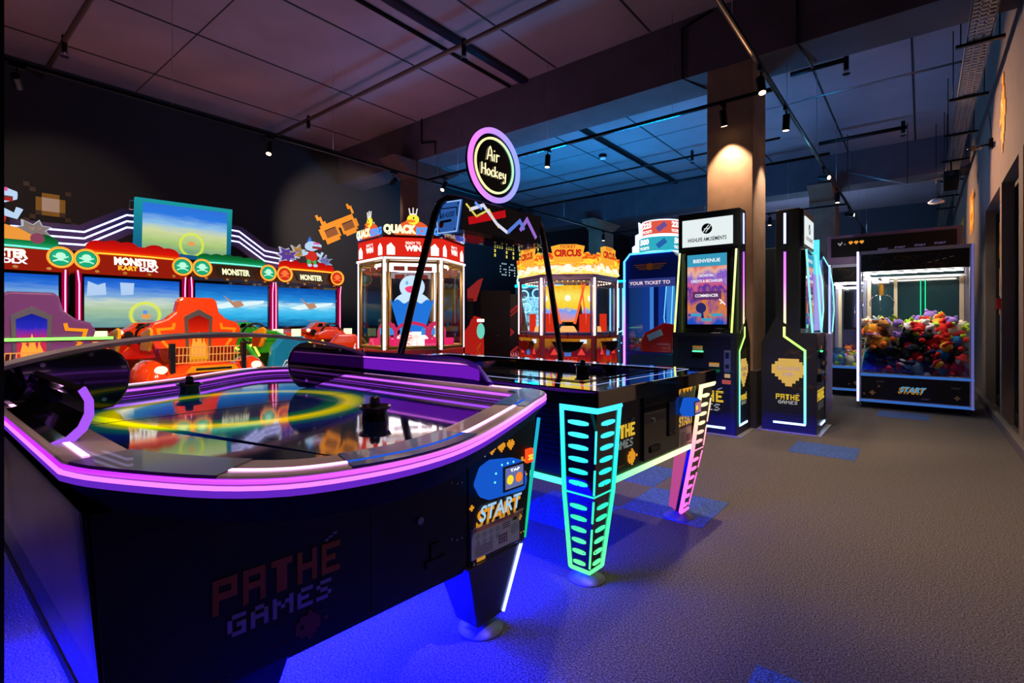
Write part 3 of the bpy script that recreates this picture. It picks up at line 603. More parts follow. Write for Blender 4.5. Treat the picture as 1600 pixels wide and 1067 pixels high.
for y in (.44, .70, .95, 1.22, 1.46): MB().box(-2.40, -1.42, y-.012, y+.012, .290, .2995).build('underglow_light', ug, T1)
# arch with the two tinted end plates
A = []; 
for k in range(25):
    t = k/24; y = .12+1.56*t; A.append((y, 1.105-.115*((t-.5)*2)**2-.02*((t-.5)*2)**4))
b = MB()
b.loft([[(-2.45, y, z) for y, z in A], [(-2.45, y, z-.014) for y, z in A], [(-2.35, y, z-.020) for y, z in A], [(-2.35, y, z-.006) for y, z in A], [(-2.45, y, z) for y, z in A]], cap=False, closed=False)
b.loft([[(-2.45, A[0][0], A[0][1]), (-2.45, A[0][0], A[0][1]-.014), (-2.35, A[0][0], A[0][1]-.02), (-2.35, A[0][0], A[0][1]-.006)]]*2)
arch = b.build('score_arch', mat('mauve_metal_arch', 'b09aa4', .3, .1), T1)
def plate(y0, y1, s, nm):
    pts = []
    for k in range(13):
        a = PI*k/12/2*2; 
    n = 10; top = 1.085 if s > 0 else 1.085; yo = y0; P = [(yo, .872), (yo, 1.0)]
    w = y1-y0
    zt = lambda y: 1.105-.115*(((y-.12)/1.56-.5)*2)**2-.03
    for k in range(6): y = yo+w*.8*(k/5); P.append((y, zt(y)))
    for k in range(1, 9): a = PI/2-PI*k/9; P.append((yo+w*.8+abs(w)*.2*math.copysign(1, w)*math.cos(a), .95+(zt(yo+w*.8)-.95)*math.sin(a) if a > 0 else .95+.125*math.sin(a)))
    P.append((yo+w*.75, .825)); P.append((yo+w*.3, .872))
    o = MB().prism(P, -2.395, -2.385, 0).build('end_plate', M_['tint'] if s > 0 else M_['gloss'], T1)  # near plate is opaque black to stand for its dark reflection
    e = [( -2.39, *p) for p in P]
    MB().tube(e, .006, 6, closed=True).build('plate_rim', M_['gloss'], o)
    for yy, zz in ((yo+w*.35, 1.0), (yo+w*.7, 1.03), (yo+w*.8, .86)): MB().cyl((-2.385, yy, zz), .008, .006, 10, ax=0).build('bolt', M_['chrome'], o)
    return o
plate(.20, .58, -1, 'a'); pr_ = plate(1.64, 1.22, 1, 'b')
MB().box(-2.42, -2.41, 1.31, 1.48, .885, .935).build('score_display', em('red_display', (.8, .03, .03), .8), pr_)
# bumper hoods on the long rails
def hood(x0, x1, y, s, m, lit):
    """quarter-round hood along a long rail; s = +1 opens towards +y"""
    prof = [(0, 0)]+[(.075*math.sin(a)*1.0+.0, .115*(1-math.cos(a))**.9) for a in ()]
    prof = [(0, 0), (-.012, .04), (-.012, .085), (.004, .112), (.022, .118), (.03, .108), (.014, .085), (.010, .045), (.022, 0)]
    rings = []
    for k in range(25):
        t = k/24; x = x0+(x1-x0)*t; dd_ = min(x-x0, x1-x); e = (1-(1-min(1, dd_/.22))**2)**.5*.85+.15
        rings.append([(x, y+s*p, .872+z*e) for p, z in prof])
    h = MB().loft(rings).build('bumper_hood', m, T1)
    if lit:
        q = MB(); q.box(x0+.12, x1-.12, y+s*.017-.0015, y+s*.017+.0015, .955, .962); q.build('hood_light', em('hood_pink', (.75, .15, 1), 1.6), h)
        q = MB().box(x0+.06, x1-.06, min(y+s*.016, y+s*.0135), max(y+s*.016, y+s*.0135), .884, .95); q.build('hood_panel', em('hood_violet', (.20, .012, .62), .75), h)
    return h
hood(-2.95, -1.46, 1.655, -1, mat('violet_acrylic', '3a0ca0', .12, coat=.8), True)
h = MB()
prof = [(-.014, 0), (.012, .008), (.034, .030), (.046, .060), (.046, .088), (.034, .114), (.046, .124), (.060, .092), (.061, .056), (.048, .022), (.026, -.001)]
h.loft([[(x, .245+p, .872+z*e) for p, z in prof] for x, e in ((-2.28, .7), (-2.2, 1), (-1.60, 1), (-1.555, 1))]).build('bumper_hood', M_['gloss'], T1)
hh = bpy.data.objects['bumper_hood.001']
MB().loft([[(x, .245+p, .872+z) for p, z in prof] for x in (-1.557, -1.535)]).build('hood_end_light', em('violet_end', (.42, .10, .95), 1.0), hh)
MB().tube([(-1.66, .310, .925), (-1.64, .310, .955)], .0018, 5).build('latch', M_['chrome'], hh)
done()
def mallet(x, y, z, label):
    t = root('mallet', label, 'air hockey mallet', (x, y, z), 'air hockey mallets')
    MB().lathe((x, y, z), [(.04, 0), (.043, .004), (.040, .034), (.050, .040), (.054, .047), (.051, .049), (.030, .036)], 36).build('base', M_['gloss'], t)
    MB().lathe((x, y, z), [(.017, .030), (.017, .070), (.014, .078), (.004, .080)], 24).build('knob', M_['black'], t); done()
mallet(-1.42, 1.02, FL, 'black mallet standing near the right end of the bow-ended table'); mallet(-2.60, .86, FL, 'black mallet at the far end of the bow-ended table, before the orange racing car')

# ================================================================ rectangular air hockey table with light-up legs
T2 = root('air_hockey_table', 'rectangular black air hockey table with slotted light-up legs and an overhead arch', 'air hockey table')
L_, Wd = 1.2, .645
b2 = MB().box(-1.14, 1.128, -.57, .57, .45, .815).build('body', mat('black_blue_laminate', '030408', .4), T2)
q = MB()
for s, y in ((1, -.5705), (-1, .5705)):
    for k in range(11): q.box(-1.1, 1.1, y-.0005, y+.0005, .56+k*.024, .5612+k*.024)
    for k in range(18): q.box(-1.1+k*.13, -1.0985+k*.13, y-.0005, y+.0005, .56, .80)
for k in range(6): q.box(1.128, 1.129, -.55, -.06, .68+k*.024, .6812+k*.024)
for k in range(4): q.box(1.128, 1.129, -.55+k*.13, -.5485+k*.13, .68, .80)
q.build('grid_print', mat('blue_grid_print', '1230a0', .4), b2)
tp = MB().band([[(-L_, -Wd, .80), (L_, -Wd, .80), (L_, Wd, .80), (-L_, Wd, .80)], [(-L_, -Wd, .87), (L_, -Wd, .87), (L_, Wd, .87), (-L_, Wd, .87)], [(-.98, -.43, .87), (.98, -.43, .87), (.98, .43, .87), (-.98, .43, .87)], [(-.98, -.43, .80), (.98, -.43, .80), (.98, .43, .80), (-.98, .43, .80)]]).build('top_rail', mat('black_glass_rail', '030308', .04, coat=1, ior=2.6), T2, .006)
MB().box(-.98, .98, -.43, .43, .80, .832).build('playfield', mat('blue_black_playfield', '060a30', .05, coat=1, ior=2.4), T2)
q = MB()
for x0, x1, y0, y1 in ((-1.08, 1.08, -.535, -.531), (-1.08, 1.08, .531, .535), (1.076, 1.08, -.535, .535), (-1.08, -1.076, -.535, .535)): q.box(x0, x1, y0, y1, .8702, .8712)
q.build('rail_reflection_line', em('reflection_line', (.45, .5, .9), .9), tp)  # glowing lines drawn in place of reflections on the glass rail
q = MB()
for x0, x1, y0, y1 in ((-.99, .99, -.436, -.428), (-.99, .99, .428, .436)): q.box(x0, x1, y0, y1, .8705, .876)
q.box(.976, .986, -.43, .43, .8705, .876).box(-.986, -.976, -.43, .43, .8705, .876).build('inner_lip', M_['gloss'], tp)
for s in (1, -1):
    MB().box(-1.10, 1.10, s*.575-.008, s*.575+.008, .428, .452).build('bottom_light', emgrad('cyan_green_strip', [(0, '40ffd0'), (1, '50ffe0')], 0, 1.8), T2)
    MB().box(s*1.130-.008, s*1.130+.008, -.53, .53, .428, .452).build('bottom_light', emgrad('green_yellow_strip%d' % s, [(0, '30f0a0'), (.35, 'a0ffa0'), (.7, 'f0ffb0'), (1, 'fff0c0')], 1, 1.8), T2)
def leg2(sx, sy, stops, nm):
    zt, zs, zb = .80, .41, .05
    def sec(z):
        if z >= zs: k = (zt-z)/(zt-zs); w = .178-.026*k; ins = .012+.045*k
        else: k = (zs-z)/(zs-zb); w = .152-.052*k; ins = .057+.065*k
        c = (sx*(L_-ins), sy*(Wd-ins)); return c, w
    def pent(z, g=0):
        (cx, cy), w = sec(z); return [(cx, cy, z), (cx-sx*w, cy, z), (cx-sx*w, cy-sy*.03, z), (cx-sx*.05, cy-sy*w*.7, z), (cx-sx*.03, cy-sy*w, z), (cx, cy-sy*w, z)]
    lg = MB().loft([pent(zb), pent(zs), pent(zt)]).build('leg', M_['gloss'], T2)
    q = MB()
    for a, bb in ((zt, zs), (zs, zb)):
        A_, B2 = pent(a), pent(bb); e_ = .003
        for i in (2, 3):
            j = i+1; dd = Vector((-sx*e_, -sy*e_, 0)); q.loft([[Vector(A_[i])+dd, Vector(A_[j])+dd], [Vector(B2[i])+dd, Vector(B2[j])+dd]], cap=False, closed=False)
    q.build('inner_panel', emgrad(nm+'_inner', [(p_, [x*.55 for x in lin(c_)]) for p_, c_ in stops], 2, .9), lg)
    gm = emgrad(nm, stops, 2, 1.7); q = MB()
    for a, bb in ((zt, zs-.004), (zs-.004, zb)):
        (c1, w1), (c2, w2) = sec(a), sec(bb)
        for i in (1, 5):
            p = pent(a)[i]; r_ = pent(bb)[i]; q.tube([p, r_], .011, 6)
    p = pent(zb); q.tube([p[1], p[0], p[5]], .010, 6); p = pent(zt-.01); q.tube([p[1], p[0], p[5]], .018, 6); p = pent(zs); q.tube([p[1], p[0], p[5]], .004, 6)
    for a, bb in ((.70, .56), (.53, .42), (.39, .29), (.26, .07)):
        q.tube([pent(a)[0], pent(bb)[0]], .0045, 6)
    q.build('light_frame', gm, lg)
    q = MB()
    for face in (0, 1):
        for k in range(13):
            if k == 6: continue
            z = .735-.0535*k; (c, w) = sec(z); (c_, w_) = sec(z-.02)
            for t in (1,):
                pts = []
                for j in range(12):
                    an = 2*PI*j/12; ss = .52+.30*max(-1, min(1, 1.25*math.cos(an))); zz = z-.01+.011*math.sin(an); (cc, ww) = sec(zz)
                    pts.append((cc[0]-sx*ww*ss, cc[1], zz) if face == 0 else (cc[0], cc[1]-sy*ww*ss, zz))
                o_ = (0, sy*.003, 0) if face == 0 else (sx*.003, 0, 0)
                q.loft([pts, [(p[0]+o_[0], p[1]+o_[1], p[2]) for p in pts]])
    q.build('light_slots', emgrad(nm+'_slots', stops, 2, 1.7), lg)
    q = MB()
    for z, ss in ((.71, .45), (.45, .5), (.375, .22), (.14, .3)):
        (cc, ww) = sec(z); 
        q.cyl((cc[0]-sx*ww*ss, cc[1]+sy*.001-(.002 if sy < 0 else 0), z), .005, .003, 10, ax=1).cyl((cc[0]+(sx*.001 if sx > 0 else -.003), cc[1]-sy*ww*ss, z), .005, .003, 10, ax=0)
    q.build('bolts', M_['chrome'], lg)
    (c, w) = sec(zb); MB().lathe((c[0]-sx*w*.4, c[1]-sy*w*.4, 0), [(.085, 0), (.083, .006), (.06, .020), (.03, .035), (.02, .055)], 32).build('foot', mat('grey_rubber_foot'), lg)
CG = [(0, '60ff90'), (.35, '30f0a0'), (.6, '20e8c8'), (1, '40d8ff')]
leg2(1, -1, CG, 'cyan_green_leg'); leg2(1, 1, [(0, 'ff60d0'), (.4, 'ff70b8'), (.7, 'ffc0a0'), (1, 'f4ffb0')], 'pink_yellow_leg'); leg2(-1, -1, CG, 'cyan_green_leg'); leg2(-1, 1, CG, 'cyan_green_leg')
# end panel art
def F2(k=0): return MB().frame((1.129+k, 0, 0), (0, 1, 0), U)
dm = F2().box(-.14, .26, .47, .79, 0, .012).build('service_door', M_['gloss'], T2)
F2(.012).cyl((-.04, .66, 0), .012, .006, 18).build('lock', M_['steel'], dm); F2(.012).box(.12, .20, .55, .73, 0, .008).build('bracket_plate', M_['black'], dm)
q = F2(.02)
for x in (.135, .185):
    for y in (.57, .71): q.cyl((x, y, 0), .004, .003, 8)
q.build('screws', M_['chrome'], dm); F2(.012).box(-.08, .02, .50, .53, 0, .008).build('coin_tray', M_['black'], dm)
pathe((1.131, -.335, .61), (0, 1, 0), U, .235, em('emissive_logo_yellow', (1, .62, .05), .75), mat('white_logo_print', 'd8f0ff', .4), T2)  # emission added to the logo; hearts, fish and START backing likewise
F2(.001).pix(['...#....', '.####...', '######..', '#.####.#', '######..', '.####...', '...#....'], -.28, .475, .011).build('pixel_fish_print', em('emissive_orange_print'), T2)
q = F2(.001)
for k in range(9): q.box(-.48+k*.02, -.475+k*.02, .487, .491, 0, .001)
q.build('dot_trail_print', M_['orange'], T2)
q = F2(.001)
for k in range(3): q.pix(HEART, .33+k*.045, .755, .008)
q.pix(CHICK, .27, .75, .006).build('heart_print', em('emissive_orange_print'), T2)
rd = F2().prism([(.28, .66), (.31, .63), (.45, .63), (.46, .66), (.43, .72), (.33, .73)], 0, .06).build('card_reader', em('reader_glow_shell'), T2, .01)
F2(.06).box(.345, .435, .64, .71, 0, .004).build('reader_bezel', M_['gloss'], rd); F2(.065).box(.352, .428, .646, .704, 0, .001).build('reader_screen', em('reader_screen_lit', (.5, .2, .25), 1), rd)
F2(.066).cyl((.37, .675, 0), .014, .001, 14).build('yellow_button_icon', em('icon_yellow', 1), rd) if 0 else F2(.066).cyl((.37, .675, 0), .014, .001, 14).build('yellow_button_icon', MC['icon_yellow'], rd)
text('START', (1.131, .37, .60), (0, 1, 0), U, .20, .06, em('emissive_yellow_print', (.9, .5, .03), .9), T2, 'start_shadow_print', shear=.2, bold=.05); text('START', (1.1325, .375, .607), (0, 1, 0), U, .19, .05, M_['white'], T2, 'start_print', shear=.2)
cdm = F2().box(.28, .44, .462, .575, 0, .006).build('instruction_card', mat('pale_card'), T2)
q = F2(.0065); q.box(.285, .435, .56, .572, 0, .001)
for j in range(5): q.box(.29, .36, .475+j*.014, .478+j*.014, 0, .001)
q.box(.375, .425, .48, .52, 0, .001).build('card_print', mat('plum_print'), cdm)
F2().box(.44, .485, .66, .70, 0, .012).build('start_button', MC['red_button'], T2)
# arch and display
AR = [(-.70, .80), (-.645, 1.1), (-.585, 1.4), (-.50, 1.78), (-.47, 1.85), (-.42, 1.89), (-.36, 1.90), (.36, 1.90), (.42, 1.89), (.47, 1.85), (.50, 1.78), (.60, 1.4), (.67, 1.1), (.735, .80)]
ar = MB().tube([(-.13*max(0, (1.85-z)/1.05) if y < 0 else 0, y, z) for y, z in AR], .022, 12).build('arch', mat('dark_blue_tube', '0e0e18', .15, .6, coat=.5), T2)
for s in (-1, 1): MB().box(-.04 if s > 0 else -.17, .04 if s > 0 else -.09, min(s*.63, s*.74), max(s*.63, s*.74), .79, .84).build('arch_foot', M_['gloss'], ar)
hb = MB().loft([[(-.10, y, 1.70), (.12, y, 1.69), (.14, y, 1.87), (-.12, y, 1.89)] for y in (-.41, .31)]).build('score_display', mat('perforated_grey', '2a2c34', .5, .3), T2)
def HF(k=0): return MB().frame((.131+k, 0, 1.78), (0, 1, 0), (.11, 0, 1))
q = HF()
for k in range(51): q.box(-.405+k*.014, -.400+k*.014, -.085, .09, 0, .001)
q.build('display_grid', mat('grey_mesh_print', '50545e', .4), hb)
for col, pts, w, nm in ((('c01018'), [(-.36, -.035), (-.05, .055)], .045, 'red'), ('e8e8ff', [(-.36, .03), (-.25, .075), (-.12, -.02), (-.02, -.06)], .02, 'white'), ('f0e060', [(-.39, .06), (-.30, .0), (-.2, .055), (-.10, -.04)], .012, 'yellow'),
                        ('6080e0', [(-.02, -.06), (.09, .03), (.14, -.02)], .025, 'blue'), ('a070d8', [(.10, -.03), (.16, .05), (.21, .0), (.27, -.06)], .026, 'violet'), ('60a0ff', [(-.32, .08), (-.26, .05)], .016, 'lightblue')):
    HF(.0015).stroke(pts, w, 0, .001).build('display_graphic', em('display_'+nm, col, .9), hb)
MB().box(-.10, .12, -.40, .35, 1.665, 1.69).build('display_tray', glass('clear_tray', 'c0c8e0', .25), hb)
sp2 = MB().frame((0, -.415, 1.78), (1, 0, 0), U); sp2.prism([(-.08, -.10), (.10, -.105), (.14, .08), (-.10, .095)], 0, .008)
sd2 = sp2.build('side_sign', em('blue_side_sign', (.03, .12, .45), .8), hb)
MB().frame((0, -.4235, 1.78), (1, 0, 0), U).stroke([(-.094, .089), (.132, .075), (.095, -.099), (-.075, -.094)], .006, 0, .002, True).build('sign_edge', em('pale_blue_edge', (.4, .6, 1), .9), sd2)
text('AIR HOCKEY', (.02, -.424, 1.785), (1, 0, 0), U, .13, .03, mat('black_ink', '020308', .5), sd2, 'sign_text', bold=.03)
q = MB().frame((0, -.424, 1.78), (1, 0, 0), U); q.stroke([(-.05, -.01), (-.05, .05), (.10, .04), (.10, -.01)], .006).stroke([(-.05, -.03), (.05, -.03)], .015); q.build('sign_goal_print', mat('black_ink'), sd2)
MB().frame((0, -.4245, 1.78), (1, 0, 0), U).disc((-.04, -.045, 0), .02).build('sign_puck_print', M_['red'], sd2)
q = MB()
for x, z in ((-.08, .07), (.11, .06), (-.06, -.08), (.08, -.085)): q.cyl((x, -.426, 1.78+z), .006, .004, 8, ax=1)
q.build('bolts', M_['chrome'], sd2)
# round neon sign
SC = (0, -.02, 2.17)
ns = MB().cyl((-.012, -.02, 2.17), .237, .024, 48, ax=0).build('neon_sign', mat('dark_green_acrylic', '06120f', .12, coat=.6), T2)
def NF(k): return MB().frame((k, -.02, 2.17), (0, 1, 0), U)
NF(.0125).ring2((0, 0, 0), .241, .034, .012, 56).build('outer_ring_light', emgrad('violet_pink_ring', [(0, 'e070ff'), (.45, 'b080ff'), (1, '8098ff')], 1, 1.5), ns)
NF(.0125).ring2((0, 0, 0), .182, .013, .008, 56).build('inner_ring_light', emgrad('lime_ring', [(0, 'ffe0a0'), (.5, 'f4ffb0'), (1, 'a0f0c0')], 1, 1.3), ns)
nt = em('neon_letters', (1, .85, .45), 1.5)
def hand(strokes, x, y, s, nm):
    q = NF(.02)
    for st in strokes: q.tube([(x+a*s, y+b_*s, 0) for a, b_ in st], .0042, 6)
    return q
LA = dict(A=[[(0, 0), (.25, 1.1), (.45, 1.45), (.62, 1.1), (.75, 0)], [(.12, .5), (.7, .5)]], i=[[(0, 0), (.05, .75)], [(.08, 1.05), (.09, 1.15)]], r=[[(0, 0), (0, .8)], [(0, .5), (.2, .78), (.42, .72)]],
          H=[[(0, 0), (.05, 1.4)], [(.65, 0), (.65, 1.4)], [(.03, .7), (.65, .7)]], o=[[(.3, 0), (.05, .2), (.05, .6), (.3, .8), (.55, .6), (.55, .2), (.3, 0)]], c=[[(.5, .7), (.25, .8), (.02, .5), (.1, .1), (.35, 0), (.52, .12)]],
          k=[[(0, 0), (0, 1.3)], [(.45, .8), (.02, .4), (.5, 0)]], e=[[(.05, .42), (.5, .45), (.4, .75), (.15, .75), (0, .35), (.2, 0), (.5, .12)]], y=[[(0, .8), (.1, .25), (.45, .25)], [(.5, .8), (.42, -.35), (.1, -.5), (0, -.3)]])
q = NF(.02)
def put(word_, x, y, s, adv):
    for ch, a_ in zip(word_, adv):
        for st in LA[ch]: q.tube([(x+p*s, y+w_*s, 0) for p, w_ in st], .004, 6); 
        x += a_*s
put('Air', -.075, .025, .062, (1.0, .4, .6)); put('Hockey', -.125, -.075, .052, (.9, .75, .7, .7, .75, .7)); q.build('neon_lettering', nt, ns)
MB().box(-.012, .012, -.045, .005, 1.90, 1.96).build('sign_bracket', M_['black'], ns)
place(T2, (-2.18, 2.508, 0), R(-3)); done()
mallet(-1.66, 2.75, .832, 'black mallet on the rectangular air hockey table')
# ================================================================ racing games along the left wall (front faces +x)
RED = mat('red_lacquer', 'c01408', .2, coat=.8); ORG = mat('orange_lacquer', 'e8420c', .2, coat=.8); GRN = mat('green_lacquer', '28a018', .2, coat=.8); PUR = mat('purple_lacquer', '6a3c78', .2, coat=.8); BLU = mat('cyan_lacquer', '1a90c8', .2, coat=.8)
SKY = [(0, '5f8f98'), (.18, '88b0a0'), (.38, 'a8c4a0'), (.52, 'c8d8c8'), (.66, '7aa8dc'), (.85, '2a6fd8'), (1, '1458c8')]
SEA = [(0, '0a4a80'), (.25, '30b0e8'), (.42, '58c8f4'), (.55, 'b8e4f4'), (.66, '2a90dc'), (.85, '1468c4'), (1, '0a50a8')]
def cloud(q, y0, y1, z, h, seed, c=0, d=.05):
    r_ = random.Random(seed); n = 6; w = (y1-y0)/n
    for i in range(n):
        rr = w*(.55+.35*r_.random()); yy = y0+w*(i+.5); zz = z+h*r_.random()*.5
        q.prism([(yy+rr*math.cos(PI*k/10), zz+rr*.75*math.sin(PI*k/10)) for k in range(11)]+[(yy-rr, z-.06), (yy+rr, z-.06)], c-d/2-.002*(i % 2), c+d/2+.002*(i % 3), 0)
    return q
def skull(q, x, y, s, h=.004):
    q.disc((x, y+.2*s, 0), .5*s, h, 20, .45*s); q.box(x-.25*s, x+.25*s, y-.42*s, y, 0, h); q.stroke([(x-.75*s, y-.55*s), (x+.75*s, y+.15*s)], .16*s, 0, h*.6).stroke([(x-.75*s, y+.15*s), (x+.75*s, y-.55*s)], .16*s, 0, h*.6); return q
def kart(Y, cloudm, headm, bodym_, label, scr, ringspec, title, full, seed, circ, neonl=True, cap='dlx'):
    global ORI
    t = root('racing_arcade_machine', label, 'arcade machine'); w = .545
    MB().box(-.9, 0, -w, w, .0, 1.02).build('console', bodym_, t, .01)
    MB().box(-.35, -.03, -w, w, 1.0, 1.74).build('screen_housing', M_['black'], t, .01)
    MB().box(-.36, -.30, -.48, .48, 1.935, 1.95).build('added_uplight', em('added_rose_uplight', (1, .42, .38), 29), t)  # uplight strip added to brighten and tint the ceiling
    hd = MB().prism([(-.4, 1.70), (.03, 1.70), (.09, 1.735), (.05, 1.93), (-.4, 1.93)], -w+.0, w-.0, 1).build('header', headm, t, .006)
    s = MB().box(-.03, -.022, -.475, .475, 1.085, 1.665).build('screen', scr, t)
    MB().band([[(-.02, -.50, 1.06), (-.02, .50, 1.06), (-.02, .50, 1.70), (-.02, -.50, 1.70)], [(0, -.50, 1.06), (0, .50, 1.06), (0, .50, 1.70), (0, -.50, 1.70)], [(0, -.475, 1.085), (0, .475, 1.085), (0, .475, 1.665), (0, -.475, 1.665)], [(-.02, -.475, 1.085), (-.02, .475, 1.085), (-.02, .475, 1.665), (-.02, -.475, 1.665)]]).build('bezel', M_['gloss'], t)
    # game picture pieces
    if ringspec:
        q = MB().frame((-.0215, .12, 1.22), (0, 1, 0), U); q.disc((0, .0, 0), .05, .002, 20, .035); q.build('screen_kart', em('kart_orange', (.8, .35, .1), 1), s)
        q = MB().frame((-.0213, .12, 1.24), (0, 1, 0), U); q.disc((-.01, .03, 0), .025, .002).build('screen_driver', em('kart_blue', (.1, .3, .8), 1), s)
        q = MB().frame((-.0217, -.25, 1.45), (0, 1, 0), U)
        q.prism([(-.2, 0), (-.02, .02), (-.03, .16), (-.1, .13), (-.19, .17)], 0, .001).prism([(.12, .02), (.24, .03), (.25, .17), (.11, .17)], 0, .001)
        q.build('screen_windows', em('pale_glow', (.45, .62, .9), 1), s)
    else:
        q = MB().frame((-.0215, .05, 1.38), (0, 1, 0), U); q.prism([(-.18, .14), (-.05, .05), (.05, .07), (.1, .0), (-.02, -.04)], 0, .002).build('screen_plane', em('plane_brown', (.5, .25, .15), 1), s)
        q = MB().frame((-.0215, .05, 1.38), (0, 1, 0), U); q.prism([(-.35, -.02), (-.05, .06), (.0, -.02), (-.2, -.05)], 0, .001).prism([(.05, .05), (.38, .08), (.36, .04), (.06, -.02)], 0, .001).build('screen_streak', em('streak_white', (.75, .93, 1), 1), s)
    text('TAP 7 CARD', (-.0205, .1, 1.165), (0, 1, 0), U, .2, .022, em('caption_orange', (.35, .12, .02), 1), s, 'screen_text')
    text('CREDITS', (-.0205, .1, 1.13), (0, 1, 0), U, .1, .018, MC['caption_orange'], s, 'screen_text')
    # header lettering
    P = lambda y, z, k=0: (.078+k-(z-1.83)*.2, y, z)
    up = (-.2, 0, 1)
    if title == 2:
        text('MONSTER', P(0, 1.865, .004), (0, 1, 0), up, .44, .10, em('title_cream', (1, .92, .7), 1.6), hd, 'title_lettering', bold=.06)
        text('KART', P(-.09, 1.785, .004), (0, 1, 0), up, .19, .055, em('title_orange', (1, .42, .03), 1.5), hd, 'title_lettering', bold=.05)
        text('DLX', P(.12, 1.785, .004), (0, 1, 0), up, .19, .055, em('title_white', (.85, .9, 1), 1.4), hd, 'title_lettering', bold=.05)
    else:
        text('MONSTER', P(0, 1.83, .006), (0, 1, 0), up, .36, .09, em('title_sand', (.95, .9, .55), 1.2), hd, 'title_lettering', bold=.05)
        q = MB().frame(P(0, 1.83, .003), (0, 1, 0), up); q.prism([(-.22, -.05), (.22, -.05), (.25, .07), (.2, .04), (-.2, .04), (-.25, .07)], 0, .003).build('title_plate', mat('dark_olive_plate', '2a2408', .4), hd)
    q = MB().frame(P(0, 1.73, .002), (0, 1, 0), up)
    for yy in (-.38, -.12, .12, .38): q.disc((yy, -.005, 0), .022, .003, 12, .016)
    q.build('header_icons', mat('mustard_icon', 'c8961c', .4), hd)
    # clouds over the header
    q = cloud(MB(), -.42, .42, 1.985, .08, seed, -.02)
    q.build('cloud_topper', cloudm, t)
    MB().tube([(.015, -.4, 1.945), (.02, -.15, 1.95), (.02, .15, 1.95), (.015, .4, 1.945)], .008, 6).build('topper_light', em('fire_glow', (1, .28, .02), 3) if circ[2] == 'w' else em('mint_glow', (.2, 1, .7), 1.6), t)
    # round lit emblems
    cw = .475 if full else .43
    for yy, cm, nm in ((-cw, circ[0], 'a'), (cw, circ[1], 'b')):
        e = MB().frame((.075, yy, 1.855), (0, 1, 0), U); e.cyl((0, 0, 0), .112, .03, 36); e = e.build('round_emblem', mat('emblem_dark_rim', '1a0a04', .3), t)
        MB().frame((.106, yy, 1.855), (0, 1, 0), U).ring2((0, 0, 0), .117, .018, .012, 40).build('emblem_ring_light', em('amber_ring', (1, .22, .02), 2.0), e)
        MB().frame((.106, yy, 1.855), (0, 1, 0), U).ring2((0, 0, 0), .100, .006, .004, 40).build('emblem_inner_ring', em('yellow_ring', (1, .8, .1), 1.2), e)
        gm = em('emblem_green', (.01, .42, .20), 1) if cm == 'g' else em('emblem_red', (.7, .03, .01), 1)
        MB().frame((.106, yy, 1.855), (0, 1, 0), U).disc((0, 0, 0), .088, .002, 32).build('emblem_face', gm, e)
        skull(MB().frame((.109, yy, 1.855), (0, 1, 0), U), 0, 0, .085).build('skull_print', em('skull_mint', (.55, 1, .75), 1) if cm == 'g' else em('skull_red', (1, .2, .05), 1), e)
    # neon pillars beside the screen
    for yy in (-w+.012, w-.012):
        p_ = MB().box(-.05, .03, yy-.03 if yy > 0 else yy-.012, yy+.012 if yy > 0 else yy+.03, .95, 1.72).build('pillar', em('crimson_pillar', (.45, 0, .06), .8), t)
        sg = -1 if yy > 0 else 1
        MB().tube([(.036, yy+sg*.008, .96), (.036, yy+sg*.008, 1.58), (.07, yy+sg*.0-.012, 1.73)], .007, 6).build('neon_tube', E_['redneon'] if 0 else em('pink_neon', (1, .28, .5), 2.6), p_)
    # dashboard with relief and little model car
    db = MB().prism([(0, .72), (.42, .72), (.42, .92), (.30, 1.0), (0, 1.05)], -w+.02, w-.02, 1).build('dashboard', bodym_, t, .015)
    q = MB()
    for k in range(5): q.prism([(-.4+k*.18, .80), (-.33+k*.18, .90), (-.36+k*.18, .89), (-.28+k*.18, .97), (-.36+k*.18, .86), (-.33+k*.18, .87)], .42, .43, 0)
    q.build('lightning_print', mat('amber_print', 'ff8a10', .3), db)
    for yy, m_ in ((-.42, 1), (.42, 1)): MB().box(.40, .44, yy-.06, yy+.06, .93, 1.05).build('lamp_block', em('lime_lamp', (.7, 1, .45), 1.7), db)
    # model car on the dashboard
    mc = {'r': ORG, 'g': GRN, 'o': ORG, 'p': PUR}[cap]
    q = MB()
    def carsh(cy, z):
        pr = [(-.27, 0), (-.28, .06), (-.17, .085), (-.10, .15), (.06, .155), (.14, .09), (.26, .07), (.28, .02), (.27, 0)]
        q.loft([[(.32+dx*1.0, cy+a_, z+b_*(1 if abs(dx) < .1 else .8)) for a_, b_ in pr] for dx in (-.12, -.08, .08, .12)]); return q
    carsh(.0, .99); c_ = q.build('model_car', mc, t)
    q = MB(); q.prism([(-.11, 1.075), (-.075, 1.13), (-.02, 1.132), (-.02, 1.08)], .425, .445, 0).prism([(.01, 1.08), (.01, 1.132), (.055, 1.128), (.10, 1.08)], .425, .445, 0); q.build('car_window', M_['gloss'], c_)
    for yy in (-.17, .18): MB().cyl((.42, yy, 1.0), .045, .03, 16, ax=0).build('car_wheel', M_['black'], c_)
    MB().ball((.44, -.245, 1.03), (.02, .03, .025)).build('car_headlight', em('lamp_cream', (1, .85, .55), 1.6), c_)
